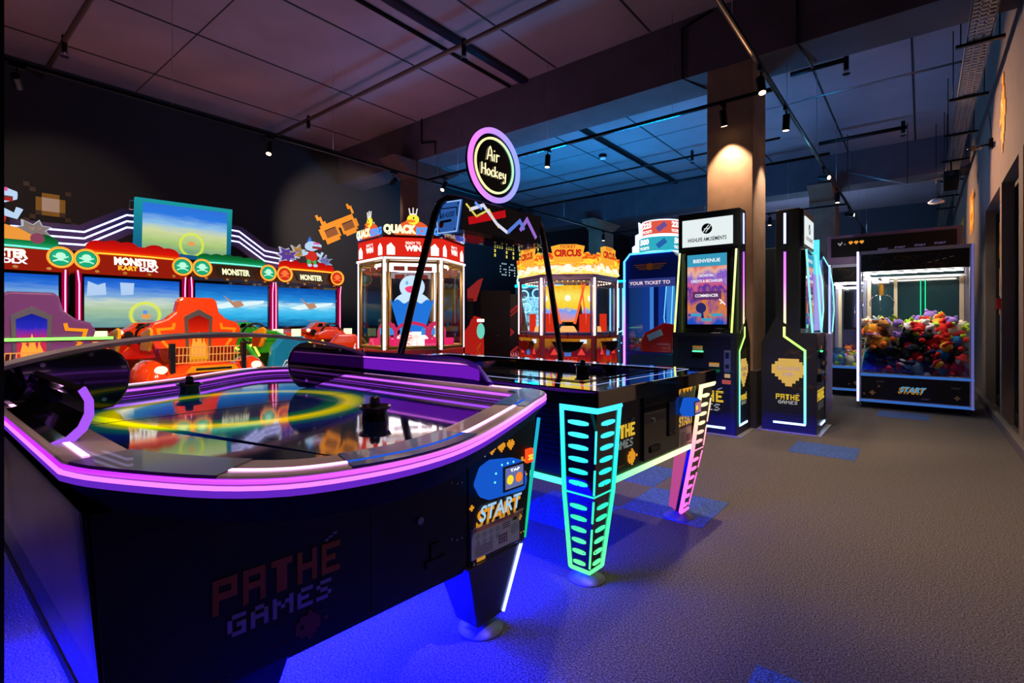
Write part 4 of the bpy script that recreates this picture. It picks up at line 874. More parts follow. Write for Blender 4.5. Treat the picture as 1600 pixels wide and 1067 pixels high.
    # cockpit: rear seen from the room
    if full:
        x0 = 1.55
        q = MB(); q.box(.4, 2.2, -.40, .40, .08, .52); q.build('cockpit_floor', bodym_, t, .03)
        def sec(x, wd, z0, z1, hump): return [(x, wd*math.cos(a)*(1 if abs(math.cos(a)) < .96 else 1), z0+(z1-z0)*max(0, math.sin(a))**.6+(hump*abs(math.cos(a))**3)*math.sin(a)) for a in [PI*k/16 for k in range(17)]]
        q = MB(); q.smooth = True; q.loft([sec(1.75, .46, .42, .78, .05), sec(2.0, .50, .40, .80, .1), sec(2.25, .50, .40, .76, .1), sec(2.36, .46, .42, .68, .06), sec(2.40, .38, .46, .60, 0)])
        bd = q.build('cockpit_body', bodym_ if bodym_ != RED else ORG, t)
        for s_ in (-1, 1):
            q = MB(); q.ball((2.08, s_*.42, .62), (.30, .14, .20), 16, 10); q.build('fender', mat('orange_lacquer') if bodym_ == RED else bodym_, bd)
            MB().ball((2.33, s_*.40, .735), (.03, .05, .036)).build('head_lamp', em('lamp_cream'), bd)
            MB().cyl((2.0, s_*.50-(.03 if s_ > 0 else -.0), .42), .19, .05 if s_ > 0 else -.05, 28, ax=1).build('wheel', M_['black'], bd)
            MB().frame((2.0, s_*.532, .42), (1, 0, 0) if s_ < 0 else (-1, 0, 0), U).ring2((0, 0, 0), .13, .02, .005, 28).build('wheel_trim', em('blue_trim', (.12, .2, .9), 1), bd)
            MB().box(2.24, 2.30, s_*.30-.02, s_*.30+.02, .68, .96).build('spoiler_post', M_['black'], bd, .006)
        MB().box(2.37, 2.40, -.30, -.02, .56, .66).box(2.37, 2.40, .06, .32, .56, .66).build('tail_lamp', em('tail_red', (.9, .02, .01), 1), bd)
        pl_ = MB().prism([(-.22, .70), (.22, .70), (.18, .755), (-.18, .755)], 2.36, 2.385, 0).build('name_plate', mat('amber_plate', 'f0a010', .3), bd)
        text('KART RACER', (2.3865, 0, .727), (0, 1, 0), U, .30, .028, mat('black_ink', '020308', .5), pl_, 'plate_text') if 0 else MB().box(2.386, 2.388, -.15, .15, .718, .736).build('plate_lines', mat('black_ink', '020308', .5), pl_)
        q = MB()
        for k in range(19): q.tube([(2.27, -.28+k*.031, .78), (2.24, -.265+k*.031, .92)], .004, 5)
        q.tube([(2.27, -.29, .78), (2.27, .29, .78)], .005, 5).tube([(2.25, -.29, .85), (2.25, .29, .85)], .005, 5).tube([(2.24, -.29, .92), (2.24, .29, .92)], .005, 5).build('rear_grille', em('grille_glow', (1, .35, .08), .9), bd)
        sp_ = MB().prism([(2.12, .985), (2.30, 1.0), (2.32, 1.03), (2.12, 1.015)], -.46, .46, 1).build('spoiler', bodym_, bd, .006)
        MB().tube([(2.325, -.44, 1.022), (2.325, .44, 1.022)], .013, 6).build('spoiler_light', em('lime_spoiler', (.25, 1, .12), 2), sp_)
        for s_ in (-1, 1):
            MB().prism([(2.08, .90), (2.30, .90), (2.36, .98), (2.36, 1.08), (2.30, 1.10), (2.10, 1.05)], s_*.475-.012, s_*.475+.012, 1).build('spoiler_end', mat('yellow_lacquer', 'e8a010', .25, coat=.6), sp_, .006)
        # bucket seat, back to the room
        sx = 1.9
        back = [(-.20, .55), (-.31, .78), (-.36, .94), (-.40, 1.08), (-.36, 1.145), (-.26, 1.18), (-.19, 1.245), (-.165, 1.36), (-.13, 1.385), (.13, 1.385), (.165, 1.36), (.19, 1.245), (.26, 1.18), (.36, 1.145), (.40, 1.08), (.36, .94), (.31, .78), (.20, .55)]
        st = MB().prism(back, sx, sx+.10, 0).build('seat', ORG if bodym_ == RED else bodym_, t, .02)
        MB().prism([(-.10, .78), (.10, .78), (.12, 1.20), (0, 1.27), (-.12, 1.20)], sx+.10, sx+.115, 0).build('seat_panel', M_['steel'], st)
        MB().prism([(-.08, .78), (.08, .78), (.09, 1.17), (0, 1.215), (-.09, 1.17)], sx+.116, sx+.12, 0).build('seat_print', emgrad('flame_panel', [(0, 'ff4010'), (.5, 'e03060'), (.75, '3030d0'), (1, '1020a0')] if bodym_ != RED else [(0, 'ffb010'), (.5, 'ff3010'), (1, 'a00808')], 2, .8, noise=.2) if bodym_ != RED else emgrad('flame_panel_red', [(0, 'ffb010'), (.5, 'ff3010'), (1, 'a00808')], 2, .9, noise=.2), st)
        q = MB().frame((sx+.1205, 0, .82), (0, 1, 0), U); q.prism([(-.06, 0), (.06, 0), (.065, .10), (.04, .17), (.03, .11), (.0, .24), (-.02, .13), (-.05, .18), (-.065, .09)], 0, .002).build('flame_print', em('flame_orange', (1, .35, .04), 1.2), st)
        for s_ in (-1, 1): MB().frame((sx+.1005, 0, 0), (0, 1, 0), U).stroke([(s_*.20, 1.14), (s_*.21, 1.09), (s_*.33, 1.08), (s_*.31, 1.0), (s_*.24, .90), (s_*.20, .78)], .026, 0, .004).build('seat_stripe', mat('amber_stripe', 'f09a10', .3), st)
        q = MB().box(1.2, sx+.02, -.24, .24, .5, .62).build('seat_cushion', bodym_, st, .03)
    else:
        sh = 1.0 if cap == 'g' else .62; q = MB(); q.box(.4, .4+1.5*sh, -.36, .36, .06, .42); q.build('cockpit_floor', bodym_, t, .03)
        pr = [(-.24, .42), (-.28, .62), (-.24, .86), (-.14, .98), (.14, .98), (.24, .86), (.28, .62), (.24, .42)]
        st = MB().prism(pr, 1.55*sh, 1.55*sh+.11, 0).build('seat', BLU if bodym_ == GRN else bodym_, t, .03)
        q = MB()
        for k in range(3):
            q.tube([(1.55*sh+.118, -.16, .60-k*.05), (1.55*sh+.118, -.10, .70-k*.05), (1.55*sh+.118, .08, .74-k*.05), (1.55*sh+.118, .12, .84-k*.05)], .008, 6)
        q.build('seat_stripes', M_['white'], st)
        q = MB().frame((1.0, -.43, .5), (1, 0, 0), U); q.prism([(-.6, -.2), (1.3*sh-.6, -.2), (1.35*sh-.6, .25), (1.1*sh-.6, .40), (.8*sh-.6, .30), (.4*sh-.6, .42), (-.6, .40)], 0, .05).build('side_panel', bodym_, t, .02)
        MB().tube([(.45, -.44, .93), (.45+.45*sh, -.44, .90), (.45+.8*sh, -.44, .82), (.45+1.15*sh, -.44, .90), (.45+1.3*sh, -.44, .78)], .014, 6).build('edge_light', em('lime_edge', (.8, 1, .1), 1.4), t)
        MB().prism([(-.24, .98), (-.1, 1.04), (.1, 1.04), (.24, .98), (.2, .9), (-.2, .9)], sh-.05, sh+.05, 0).build('nose', bodym_, t, .02)
    MB().tube([(.47, 0, .95), (.62, 0, 1.0)], .02, 8).build('steering_column', M_['black'], t)
    MB().tube([(.62+.05*math.sin(2*PI*k/20), .15*math.cos(2*PI*k/20), 1.0+.13*math.sin(2*PI*k/20)) for k in range(20)], .014, 8, closed=True).build('steering_wheel', M_['black'], t)
    done(); return place(t, (-7.4, Y, 0))
CR = emgrad('cloud_red', [(0, 'ff7a10'), (.35, 'e01808'), (1, 'b00c10')], 2, .95); CGm = emgrad('cloud_green', [(0, '30c890'), (.5, '10803c'), (1, '0c5028')], 2, .8)
K1 = kart(.69, CGm, em('lit_red_header', (.30, .012, .004), 1), PUR, 'racing game with a purple bucket seat, cut by the left edge', screen_mat('screen_sky_a', SKY), False, 2, True, 3, ('g', 'g', 'c'), cap='p')
K2 = kart(1.86, CR, em('lit_red_header'), RED, 'racing game with a red bucket seat and an orange car body', screen_mat('screen_sky_b', SKY, (.62, .26, .25, .05, 'e8f020', 1.6)), True, 2, True, 5, ('g', 'g', 'w'), cap='r')
K3 = kart(2.99, CGm, mat('brown_header', '4a2a10', .35), GRN, 'racing game with the green model car, third along the wall', screen_mat('screen_sea_a', SEA), False, 1, False, 7, ('g', 'g', 'c'), cap='g')
K4 = kart(4.09, CR, mat('brown_header'), ORG, 'racing game with the orange model car, last along the wall', screen_mat('screen_sea_b', SEA), False, 1, False, 9, ('r', 'r', 'w'), cap='o')
# toy figures standing on the clouds
def shark(x, y, z, s, label, yaw=0):
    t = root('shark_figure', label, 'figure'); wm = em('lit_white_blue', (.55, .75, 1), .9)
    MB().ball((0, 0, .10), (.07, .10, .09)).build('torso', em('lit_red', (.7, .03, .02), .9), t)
    q = MB(); q.smooth = True
    q.loft([[(.06*math.cos(a)*w_, yy+.0, .26+h_*math.sin(a)+dz) for a in [2*PI*k/14 for k in range(14)]] for yy, w_, h_, dz in ((-.10, .5, .04, .0), (-.05, 1.1, .075, .01), (.03, 1.2, .08, .01), (.10, 1.0, .055, .02), (.16, .6, .03, .025))])
    hd = q.build('head', wm, t)
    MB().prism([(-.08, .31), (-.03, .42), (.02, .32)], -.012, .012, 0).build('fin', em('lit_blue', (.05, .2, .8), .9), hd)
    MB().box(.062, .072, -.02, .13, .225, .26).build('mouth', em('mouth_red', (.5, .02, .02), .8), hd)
    q = MB()
    for k in range(6): q.prism([(-.015+k*.024, .262), (.009+k*.024, .262), (-.003+k*.024, .24)], .072, .076, 0)
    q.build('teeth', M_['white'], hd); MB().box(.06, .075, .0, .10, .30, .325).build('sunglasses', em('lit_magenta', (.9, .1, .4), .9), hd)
    for s_ in (-1, 1):
        MB().tube([(0, s_*.08, .15), (.03, s_*.15, .12), (.05, s_*.17, .18)], [.03, .025, .022], 10).build('arm', wm, t)
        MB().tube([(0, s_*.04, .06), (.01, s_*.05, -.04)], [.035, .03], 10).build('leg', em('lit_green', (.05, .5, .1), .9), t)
        MB().ball((.03, s_*.05, -.05), (.05, .035, .025)).build('shoe', wm, t)
    place(t, (x, y, z), yaw); t.scale = (s, s, s); done()
shark(-7.42, 4.15, 2.08, .95, 'toothy white and red toy figure standing on the last racing game'); shark(-7.42, .62, 2.10, 1.35, 'large toothy toy figure on the first racing game at the left edge')
def spiky(x, y, z, s, m, label, n=7, seed=1):
    r_ = random.Random(seed); q = MB(); pts = []
    for k in range(n*2):
        a = 2*PI*k/(n*2); rr = s*(1 if k % 2 else .55)*(.8+.4*r_.random()); pts.append((y+rr*math.cos(a), z+rr*math.sin(a)*.8))
    t = root('creature_cutout', label, 'figure', (x, y, z)); q.prism(pts, x-.02, x+.02, 0).build('backing', em('cut_outline', (.6, .6, .7), .8), t)
    q = MB(); q.prism([(y+(a-y)*.85, z+(b_-z)*.85) for a, b_ in pts], x+.02, x+.03, 0).build('figure_print', m, t)
    q = MB().cyl((x+.03, y-s*.15, z+s*.1), s*.12, .01, 12, ax=0).cyl((x+.03, y+s*.2, z+s*.1), s*.12, .01, 12, ax=0); q.build('eyes', M_['white'], t); done()
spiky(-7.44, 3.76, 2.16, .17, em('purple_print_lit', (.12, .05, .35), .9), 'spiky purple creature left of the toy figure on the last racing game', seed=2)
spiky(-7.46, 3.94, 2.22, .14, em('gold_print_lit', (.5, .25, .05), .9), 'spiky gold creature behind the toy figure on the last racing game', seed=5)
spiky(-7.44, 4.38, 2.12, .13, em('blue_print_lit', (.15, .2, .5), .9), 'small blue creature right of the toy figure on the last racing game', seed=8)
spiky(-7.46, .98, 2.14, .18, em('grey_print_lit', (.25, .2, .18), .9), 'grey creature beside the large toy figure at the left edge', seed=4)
t = root('racing_toy_car', 'yellow and red toy car under the large toy figure at the left edge', 'toy car', (-7.4, .78, 2.02))
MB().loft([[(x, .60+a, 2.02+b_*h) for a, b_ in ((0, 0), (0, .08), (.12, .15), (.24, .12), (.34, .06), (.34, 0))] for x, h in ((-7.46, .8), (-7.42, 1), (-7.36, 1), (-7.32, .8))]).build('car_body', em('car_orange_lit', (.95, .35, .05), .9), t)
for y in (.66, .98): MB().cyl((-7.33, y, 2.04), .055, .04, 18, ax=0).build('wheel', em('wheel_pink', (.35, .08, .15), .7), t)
done()
# monitor above the racing games
t = root('hanging_monitor', 'large tilted monitor with a turquoise frame above the racing games', 'monitor', (-7.6, 2.47, 2.36))
def MF(k=0): return MB().frame((-7.58+k, 2.47, 2.365), (0, 1, .0), (.04, 0, 1))
mf = MF().prism([(-.575, -.365), (.56, -.385), (.575, .375), (-.565, .34)], -.05, 0).build('frame', emgrad('turquoise_frame', [(0, '185a90'), (.5, '1c86a0'), (1, '20a8b0')], 2, .8), t, .01)
MF(.001).prism([(-.49, -.31), (.50, -.33), (.50, .315), (-.485, .29)], 0, .004).build('screen', screen_mat('screen_monitor', [(0, '6a9a80'), (.25, 'a8c878'), (.45, 'd0d8a0'), (.6, '90c0e8'), (.8, '2a78e0'), (1, '3070d8')], (.56, .22, .23, .04, 'e0f030', 1.7), noise=.2), mf)
MF(.006).disc((.06, -.17, 0), .045, .001, 16, .03).build('screen_kart', MC['kart_orange'], mf)
MB().tube([(-7.62, 1.93, 2.55), (-7.62, 1.86, 2.55), (-7.62, 1.86, 2.66), (-7.62, 1.93, 2.66)], .008, 6).build('handle', M_['steel'], t)
MB().box(-7.75, -7.63, 2.37, 2.57, 1.93, 2.4).build('mount', M_['black'], t); done()
# zigzag neon over the machines
t = root('zigzag_neon', 'triple zigzag blue white neon band above the racing games', 'neon sign', (-8.05, 2.6, 1.9))
Z = [(.85, 2.16), (1.50, 2.18), (1.93, 2.46), (2.6, 2.48), (3.32, 2.44), (3.70, 2.19), (4.25, 2.14)]
MB().frame((-8.06, 0, 0), (0, 1, 0), U).stroke(Z, .32, 0, .03).build('backing', mat('indigo_backing', '241a4a', .5), t)
for dz in (-.08, 0, .08): MB().tube([(-8.02, y, z+dz) for y, z in Z], .011, 8).build('neon_tube', em('neon_blue_white', (.55, .55, 1), 3), t)
for y in (1.2, 2.6, 4.0): MB().box(-8.1, -8.06, y-.03, y+.03, 1.0, 2.15).build('support', M_['black'], t)
done()
# city cut-out between clouds and monitor
t = root('skyline_cutout', 'dim teal skyline cut-out behind the green clouds', 'decoration', (-7.85, 3.3, 1.93))
MB().prism([(2.95, 1.9), (2.95, 2.08), (3.02, 2.08), (3.02, 2.16), (3.1, 2.16), (3.1, 2.05), (3.2, 2.12), (3.28, 2.02), (3.28, 2.1), (3.4, 2.1), (3.4, 1.9)], -7.87, -7.83, 0).build('skyline', mat('teal_print', '1c5a58', .5), t); done()

# ================================================================ hexagonal coin and ticket cabinets
def hexp(s, z, rot=0): return [(s*math.cos(PI/3*k+rot), s*math.sin(PI/3*k+rot), z) for k in range(6)]
def hexcab(name, label, loc, s, yaw, zb, zt, hz, bm, fm, posts, hm):
    t = root(name, label, 'arcade machine')
    bs = MB().loft([hexp(s, 0), hexp(s, zb)]).build('base_cabinet', bm, t, .01)
    MB().loft([hexp(s*.97, zb), hexp(s*.97, zb+.02)]).build('deck', fm, t)
    MB().loft([hexp(s*1.0, zt), hexp(s*1.0, zt+.05)]).build('upper_ring', fm, t)
    for k in range(6):
        x, y, _ = hexp(s*.985, 0)[k]; MB().tube([(x, y, zb), (x, y, zt+.01)], .020, 6).build('light_post', posts, t)
        x2, y2, _ = hexp(s*.985, 0)[(k+1) % 6]; MB().loft([[(x, y, zb+.02), (x2, y2, zb+.02)], [(x, y, zt), (x2, y2, zt)]], cap=False, closed=False).build('glass_pane', M_['glass'], t)
        q = MB(); 
        for f in (.06, .94):
            px_, py_ = x+(x2-x)*f, y+(y2-y)*f; q.tube([(px_, py_, zb), (px_, py_, zt)], .018, 4)
        q.tube([(x, y, zb+.035), (x2, y2, zb+.035)], .016, 4).tube([(x, y, zt-.02), (x2, y2, zt-.02)], .016, 4); q.build('window_frame', fm, t)
    hd = MB().loft([hexp(s*1.0, zt+.05), hexp(s*1.0, hz)]).build('header', hm, t)
    return t, hd
def face(s, k, z, off=0):
    """frame on hex face k: origin at its middle, right along the face, up"""
    a = PI/3*k+PI/6; ap = s*math.cos(PI/6)+off; return (ap*math.cos(a), ap*math.sin(a), z), (-math.sin(a), math.cos(a), 0), U
def ff(s, k, z, off=0):
    o, r, u = face(s, k, z, off); return MB().frame(o, r, u)
# duck pusher
s = .71
DK, hd = hexcab('duck_ticket_machine', 'red and white hexagonal ticket machine crowned with ducks, full of white light', None, s, 0, .80, 1.92, 2.20, mat('red_white_cabinet', 'c02018', .3), mat('gold_frame', 'b8903c', .3, .5), em('white_post', (.85, .8, 1), 1.7), em('header_red', (.75, .02, .01), 1.0))
tw = em('tent_white', (1, .93, .88), 1.4)
for k in range(6):
    q = ff(s, k, 1.985, .002)
    for x in (-.27, .27): q.prism([(x-.05, 0), (x+.05, 0), (x+.05, .09), (x, .15), (x-.05, .11)], 0, .006)
    q.build('tent_stripes', tw, hd)
    q = ff(s, k, 1.945, .012); q.box(-s/2, s/2, -.012, .012, 0, .014).build('edge_light', em('white_post'), hd)
    q = ff(s, k, 2.20, .0); q.box(-s/2, s/2, 0, .03, -.05, .015).build('cornice', RED, hd)
    o, r_, u = face(s, k, 2.10, .010)
    text('READY TO', (o[0], o[1], 2.135), r_, U, .18, .035, em('cream_letters', (1, .95, .85), 1.4), hd); text('WIN', (o[0], o[1], 2.07), r_, U, .20, .075, MC['cream_letters'], hd, bold=.06)
    # duck sign
    sg = ff(s, k, 2.23, -.01); sg.prism([(.23*math.cos(PI*j/12), .19*math.sin(PI*j/12)) for j in range(13)], 0, .02); sg = sg.build('duck_sign', em('sign_orange', (.8, .12, .03), 1), hd)
    q = ff(s, k, 2.23, .012); q.ball((0, .20, 0), (.075, .065, .02), 16, 8).build('duck_head', em('duck_yellow', (1, .8, .05), 1.1), sg)
    q = ff(s, k, 2.23, .03); q.ball((-.03, .175, 0), (.06, .018, .02), 12, 6).build('duck_bill', em('duck_orange', (1, .22, .02), 1), sg)
    q = ff(s, k, 2.23, .033); q.disc((.005, .212, 0), .011, .002, 10).build('duck_eye', M_['black'], sg)
    q = ff(s, k, 2.23, .012); q.box(-.045, .045, .255, .272, 0, .01).tube([(-.038, .27, .005), (-.05, .335, .005)], .007, 6).tube([(0, .27, .005), (0, .345, .005)], .007, 6).tube([(.038, .27, .005), (.05, .335, .005)], .007, 6).build('crown', em('crown_white', (.9, .85, .8), 1), sg)
    o, r_, u = face(s, k, 2.285, .018); rv = Vector(r_)
    text('QUACK', tuple(Vector(o)-rv*.16+Vector((0, 0, .01))), r_, U, .40, .13, em('quack_letters', (1, .72, .35), 2.2), sg, bold=.07); text('KING', tuple(Vector(o)+rv*.19+Vector((0, 0, -.0))), r_, U, .30, .10, em('king_letters', (.05, .25, 1), 1.6), sg, bold=.07)
# inside: white duck on a blue cup
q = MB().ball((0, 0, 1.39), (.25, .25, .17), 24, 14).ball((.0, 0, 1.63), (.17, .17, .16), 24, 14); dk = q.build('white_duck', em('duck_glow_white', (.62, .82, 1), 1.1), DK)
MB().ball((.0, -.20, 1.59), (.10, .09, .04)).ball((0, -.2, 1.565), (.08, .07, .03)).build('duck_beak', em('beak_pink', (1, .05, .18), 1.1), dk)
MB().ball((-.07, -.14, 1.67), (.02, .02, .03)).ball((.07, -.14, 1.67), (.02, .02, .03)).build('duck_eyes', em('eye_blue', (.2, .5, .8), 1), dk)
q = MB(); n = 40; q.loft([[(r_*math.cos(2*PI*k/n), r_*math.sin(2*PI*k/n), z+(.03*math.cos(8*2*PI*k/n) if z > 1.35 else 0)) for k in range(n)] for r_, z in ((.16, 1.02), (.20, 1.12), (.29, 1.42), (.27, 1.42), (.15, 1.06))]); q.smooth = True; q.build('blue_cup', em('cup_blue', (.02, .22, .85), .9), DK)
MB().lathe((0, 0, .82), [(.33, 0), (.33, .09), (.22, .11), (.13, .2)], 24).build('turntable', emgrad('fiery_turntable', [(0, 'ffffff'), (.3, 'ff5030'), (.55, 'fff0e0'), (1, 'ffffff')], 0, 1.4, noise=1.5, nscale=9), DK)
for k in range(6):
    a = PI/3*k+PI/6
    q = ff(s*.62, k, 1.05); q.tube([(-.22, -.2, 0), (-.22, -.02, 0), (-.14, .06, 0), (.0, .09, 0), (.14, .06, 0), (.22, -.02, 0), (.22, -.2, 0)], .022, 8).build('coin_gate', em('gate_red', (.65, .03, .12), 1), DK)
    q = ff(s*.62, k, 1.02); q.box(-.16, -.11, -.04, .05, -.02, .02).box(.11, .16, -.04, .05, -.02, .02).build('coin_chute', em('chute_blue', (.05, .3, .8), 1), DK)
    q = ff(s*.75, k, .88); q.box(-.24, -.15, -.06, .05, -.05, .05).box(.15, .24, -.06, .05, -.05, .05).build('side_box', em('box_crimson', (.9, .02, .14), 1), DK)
    q = ff(s*.98, k, 1.82, -.03); q.box(-.24, -.10, -.03, .03, 0, .004).box(-.07, .07, -.03, .03, 0, .004).box(.10, .24, -.03, .03, 0, .004).build('prize_label', em('label_brown', (.22, .03, .02), 1), DK)
MB().cyl((0, 0, 2.205), .35, .012, 24).build('added_uplight', em('added_mauve_uplight', (.85, .5, 1), 12), DK)  # added disc of light that brightens the ceiling above
MB().cyl((0, 0, 1.875), .5, .02, 24).build('ceiling_light', em('hex_ceiling', (1, .85, .95), 6), DK)
q = ff(s, 4, 1.5, -.06)
th = math.atan2(-4.47, 5.4); place(DK, (-5.42, 4.50, 0), th-PI/6-4*PI/3+R(1)); done()
# circus machine
s = .80
TK, hd = hexcab('circus_ticket_machine', 'orange and lilac hexagonal circus ticket machine behind the arch', None, s, 0, .95, 1.80, 1.86, mat('circus_cabinet', 'b03a20', .3), mat('lilac_frame', '9a7aa8', .35, .2), em('warm_post', (1, .86, .78), 1.7), mat('lilac_header', '9a7aa8', .35))
fire = emgrad('circus_print', [(0, 'ffd860'), (.25, 'fff0c0'), (.4, 'f08010'), (.6, 'ffe040'), (.8, 'd82010'), (1, 'ffb030')], 2, 1.2, noise=1.2, nscale=5)
for k in range(6):
    sg = ff(s, k, 1.87, -.02); sg.prism([(-.40, 0), (.40, 0), (.44, .28), (.36, .26), (.30, .32), (.22, .30), (.22, .24), (-.22, .24), (-.22, .30), (-.30, .32), (-.36, .26), (-.44, .28)], 0, .03); sg = sg.build('circus_sign', fire, hd)
    q = ff(s, k, 1.87, .012); q.prism([(-.20, .16), (.20, .16), (.25, .40), (.12, .43), (-.12, .43), (-.25, .40)], 0, .02).build('title_plate', em('plate_amber', (1, .45, .04), 1), sg)
    o, r_, u = face(s, k, 2.17, .035)
    text('TICKET', (o[0], o[1], 2.265), r_, U, .24, .045, em('circus_red', (.6, .02, .01), 1), sg); text('CIRCUS', (o[0], o[1], 2.17), r_, U, .40, .11, MC['circus_red'], sg, bold=.06)
    q = ff(s, k, 1.87, .014)
    for x, w_ in ((-.3, .05), (.3, .05), (0, .07)): q.ball((x, .08, 0), (w_, w_*.9, .015), 14, 6)
    q.build('lion_print', em('cream_print_lit', (1, .9, .7), 1.2), sg)
    q = ff(s, k, 1.87, .02); q.tube([(-.4, .02, 0), (-.2, .10, 0), (0, .03, 0), (.2, .10, 0), (.4, .02, 0)], .012, 6).build('banner_print', em('cream_print_lit'), sg)
    # lower door
    lo = ff(s, k, .52, .002); lo.box(-.34, .34, -.40, .38, 0, .01); lo = lo.build('lower_door', emgrad('tent_print', [(0, '40200c'), (.35, 'd06010'), (.6, 'c02018'), (.8, '7a1a30'), (1, 'e09020')], 2, .55, noise=.5, nscale=4), TK)
    q = ff(s, k, .80, .0)
    q.prism([(-.24, .06), (.24, .06), (.16, -.06), (.03, -.10), (-.03, -.10), (-.16, -.06)], 0, .09).build('coin_tray', M_['gloss'], TK, .01)
    o, r_, u = face(s, k, .60, .014); text('TICKET', (o[0], o[1], .60), r_, U, .30, .06, MC['circus_red'], lo)
    q = ff(s, k, .66, .014); q.prism([(-.26, 0), (-.14, 0), (-.20, .10)], 0, .003).prism([(.14, 0), (.26, 0), (.20, .10)], 0, .003).build('tent_print_piece', em('tent_red_lit', (.8, .05, .04), 1), lo)
    q = ff(s, k, .66, .014); q.box(-.05, .05, -.02, .06, 0, .006).build('ticket_slot', em('slot_blue', (.06, .15, .5), 1), lo)
    q = ff(s, k, .86, .012); q.box(.18, .28, -.03, .03, 0, .02).build('counter_display', em('counter_white', (.8, .85, .9), 1), lo)
    q = ff(s, k, .93, .02); q.tube([(0, -.02, .02), (0, .05, .03)], .008, 8).ball((0, .055, .03), .014, 8, 6).build('joystick', M_['black'], TK)
    # interior
    q = ff(s*.55, k, 1.1); q.prism([(-.10, .05), (.10, .05), (.24, .62), (-.24, .62)], -.02, 0).build('play_board', emgrad('yellow_board', [(0, 'ff9020'), (.3, '60a0ff'), (.4, 'ffd020'), (.7, 'ffe860'), (1, 'ffb818')], 2, 1.1, noise=.4, nscale=6), TK)
    q = ff(s*.55, k, 1.1, .01); q.stroke([(-.11, .02), (-.26, .64)], .035).stroke([(.11, .02), (.26, .64)], .035).build('board_rail', em('rail_red_lit', (1, .12, .03), 1.2), TK)
    q = ff(s*.55, k, 1.1, .015); q.ball((0, .42, 0), (.05, .05, .02), 14, 6).build('clown_face', em('cream_print_lit'), TK)
    q = ff(s*.75, k, 1.06); q.box(-.27, -.20, -.08, .22, -.04, .04).box(.20, .27, -.08, .22, -.04, .04).build('red_tower', em('tower_red_lit', (.75, .03, .01), 1), TK)
    q = ff(s*.7, k, 1.0); q.prism([(-.16, -.03), (.16, -.03), (.10, .08), (-.10, .08)], -.02, .05).build('coin_ramp', em('ramp_amber', (1, .5, .15), 1.1), TK)
    q = ff(s*1.0, k, 1.72, -.05)
    for i in range(-3, 4): q.ball((i*.08, .05, 0), .012, 8, 5)
    q.build('ceiling_bulbs', em('bulb_warm', (1, .8, .5), 3), TK)
th = math.atan2(-6.92, 4.48); place(TK, (-4.46, 6.92, 0), th-PI/6-4*PI/3+R(0)); done()
# ================================================================ background cabinets
t = root('dance_game_cabinet', 'dark cabinet with red chevrons and lit lettering left of the circus machine', 'arcade machine')
MB().prism([(-.35, 0), (.35, 0), (.35, .62), (.12, 1.70), (-.30, 1.70), (-.35, 1.5)], -.35, .35, 0).build('body', mat('dark_teal_cabinet', '0e1824', .4), t, .01)
for z, nm in ((1.35, 'upper'), (.95, 'middle'), (.55, 'lower')):
    MB().frame((.352, -.08, z), (0, 1, 0), U).stroke([(-.14, .12), (0, 0), (.14, .12)] if z != .95 else [(-.1, .14), (.04, 0), (-.1, -.14)], .05).stroke([(-.14, .04), (0, -.08), (.14, .04)] if z != .95 else [(-.18, .14), (-.04, 0), (-.18, -.14)], .03).build('chevron_print', em('chevron_red', (.28, .015, .02), .9), t)
text('DYNAMIC', (.354, 0, .50), (0, 1, 0), U, .5, .11, em('dynamic_letters', (.4, .1, .12), 1), t, bold=.05); text('HITS', (.354, 0, .36), (0, 1, 0), U, .5, .10, em('hits_letters', (.15, .22, .28), .9), t, bold=.05)
place(t, (-6.45, 7.9, 0), R(-38)); done()
t = root('drum_game_machine', 'glaring cyan white music machine seen through the circus machine', 'arcade machine')
MB().box(-.5, .5, -.4, .4, 0, 1.9).build('body', mat('pale_blue_cabinet', '1c6c90', .3), t, .02)
cyw = em('glare_cyan', (.35, .85, 1), 1.6)
MB().frame((0, -.402, 1.2), (1, 0, 0), U).prism([(-.42, -.6), (.42, -.6), (.42, .2), (.2, .45), (-.3, .5), (-.42, .3)], 0, .02).build('lit_panel', emgrad('glare_pattern', [(0, '103848'), (.4, 'a0e8ff'), (.5, '2080b0'), (.6, 'f0ffff'), (1, '60b8ff')], 0, 1.4, noise=1.6, nscale=7), t)
for x, z in ((-.3, 1.72), (-.02, 1.75), (.28, 1.72), (-.25, 1.45), (.3, 1.45)): MB().frame((x, -.43, z), (1, 0, 0), U).ring2((0, 0, 0), .11, .03, .02).build('drum_ring', cyw, t)
MB().frame((-.3, -.41, 2.02), (1, 0, 0), U).ring2((0, 0, 0), .16, .03, .02).box(-.1, .1, -.05, .05, 0, .02).build('top_sign', cyw, t)
MB().box(-.5, .5, -.4, .4, 1.9, 1.94).build('added_uplight', em('added_blue_uplight', (.0, .30, .80), 60), t)  # glowing top added to turn the ceiling blue
place(t, (-6.5, 9.0, 0), R(28)); done()
t = root('blue_light_cabinet', 'blue lit cabinet with streaming light bars right of the circus machine', 'arcade machine')
MB().box(-.6, .6, -.35, .35, 0, 1.9).build('body', mat('deep_blue_cabinet', '0a3a78', .3), t, .02)
q = MB()
for k in range(14): q.box(-.55+k*.08, -.53+k*.08, -.37, -.352, .9+.07*(k % 3), 1.78)
q.build('light_bars', em('cyan_bars', (.15, .7, 1), 1.6), t)
MB().box(-.6, .6, -.35, .35, 1.9, 1.93).build('added_uplight', em('added_blue_uplight', 1), t)  # another added uplight for the blue ceiling
q = MB()
for k in range(10): q.box(-.5+k*.11, -.48+k*.11, -.356, -.352, .6, .62).box(-.45+k*.11, -.43+k*.11, -.356, -.352, .75, .77)
q.build('dots', MC['cyan_bars'], t)
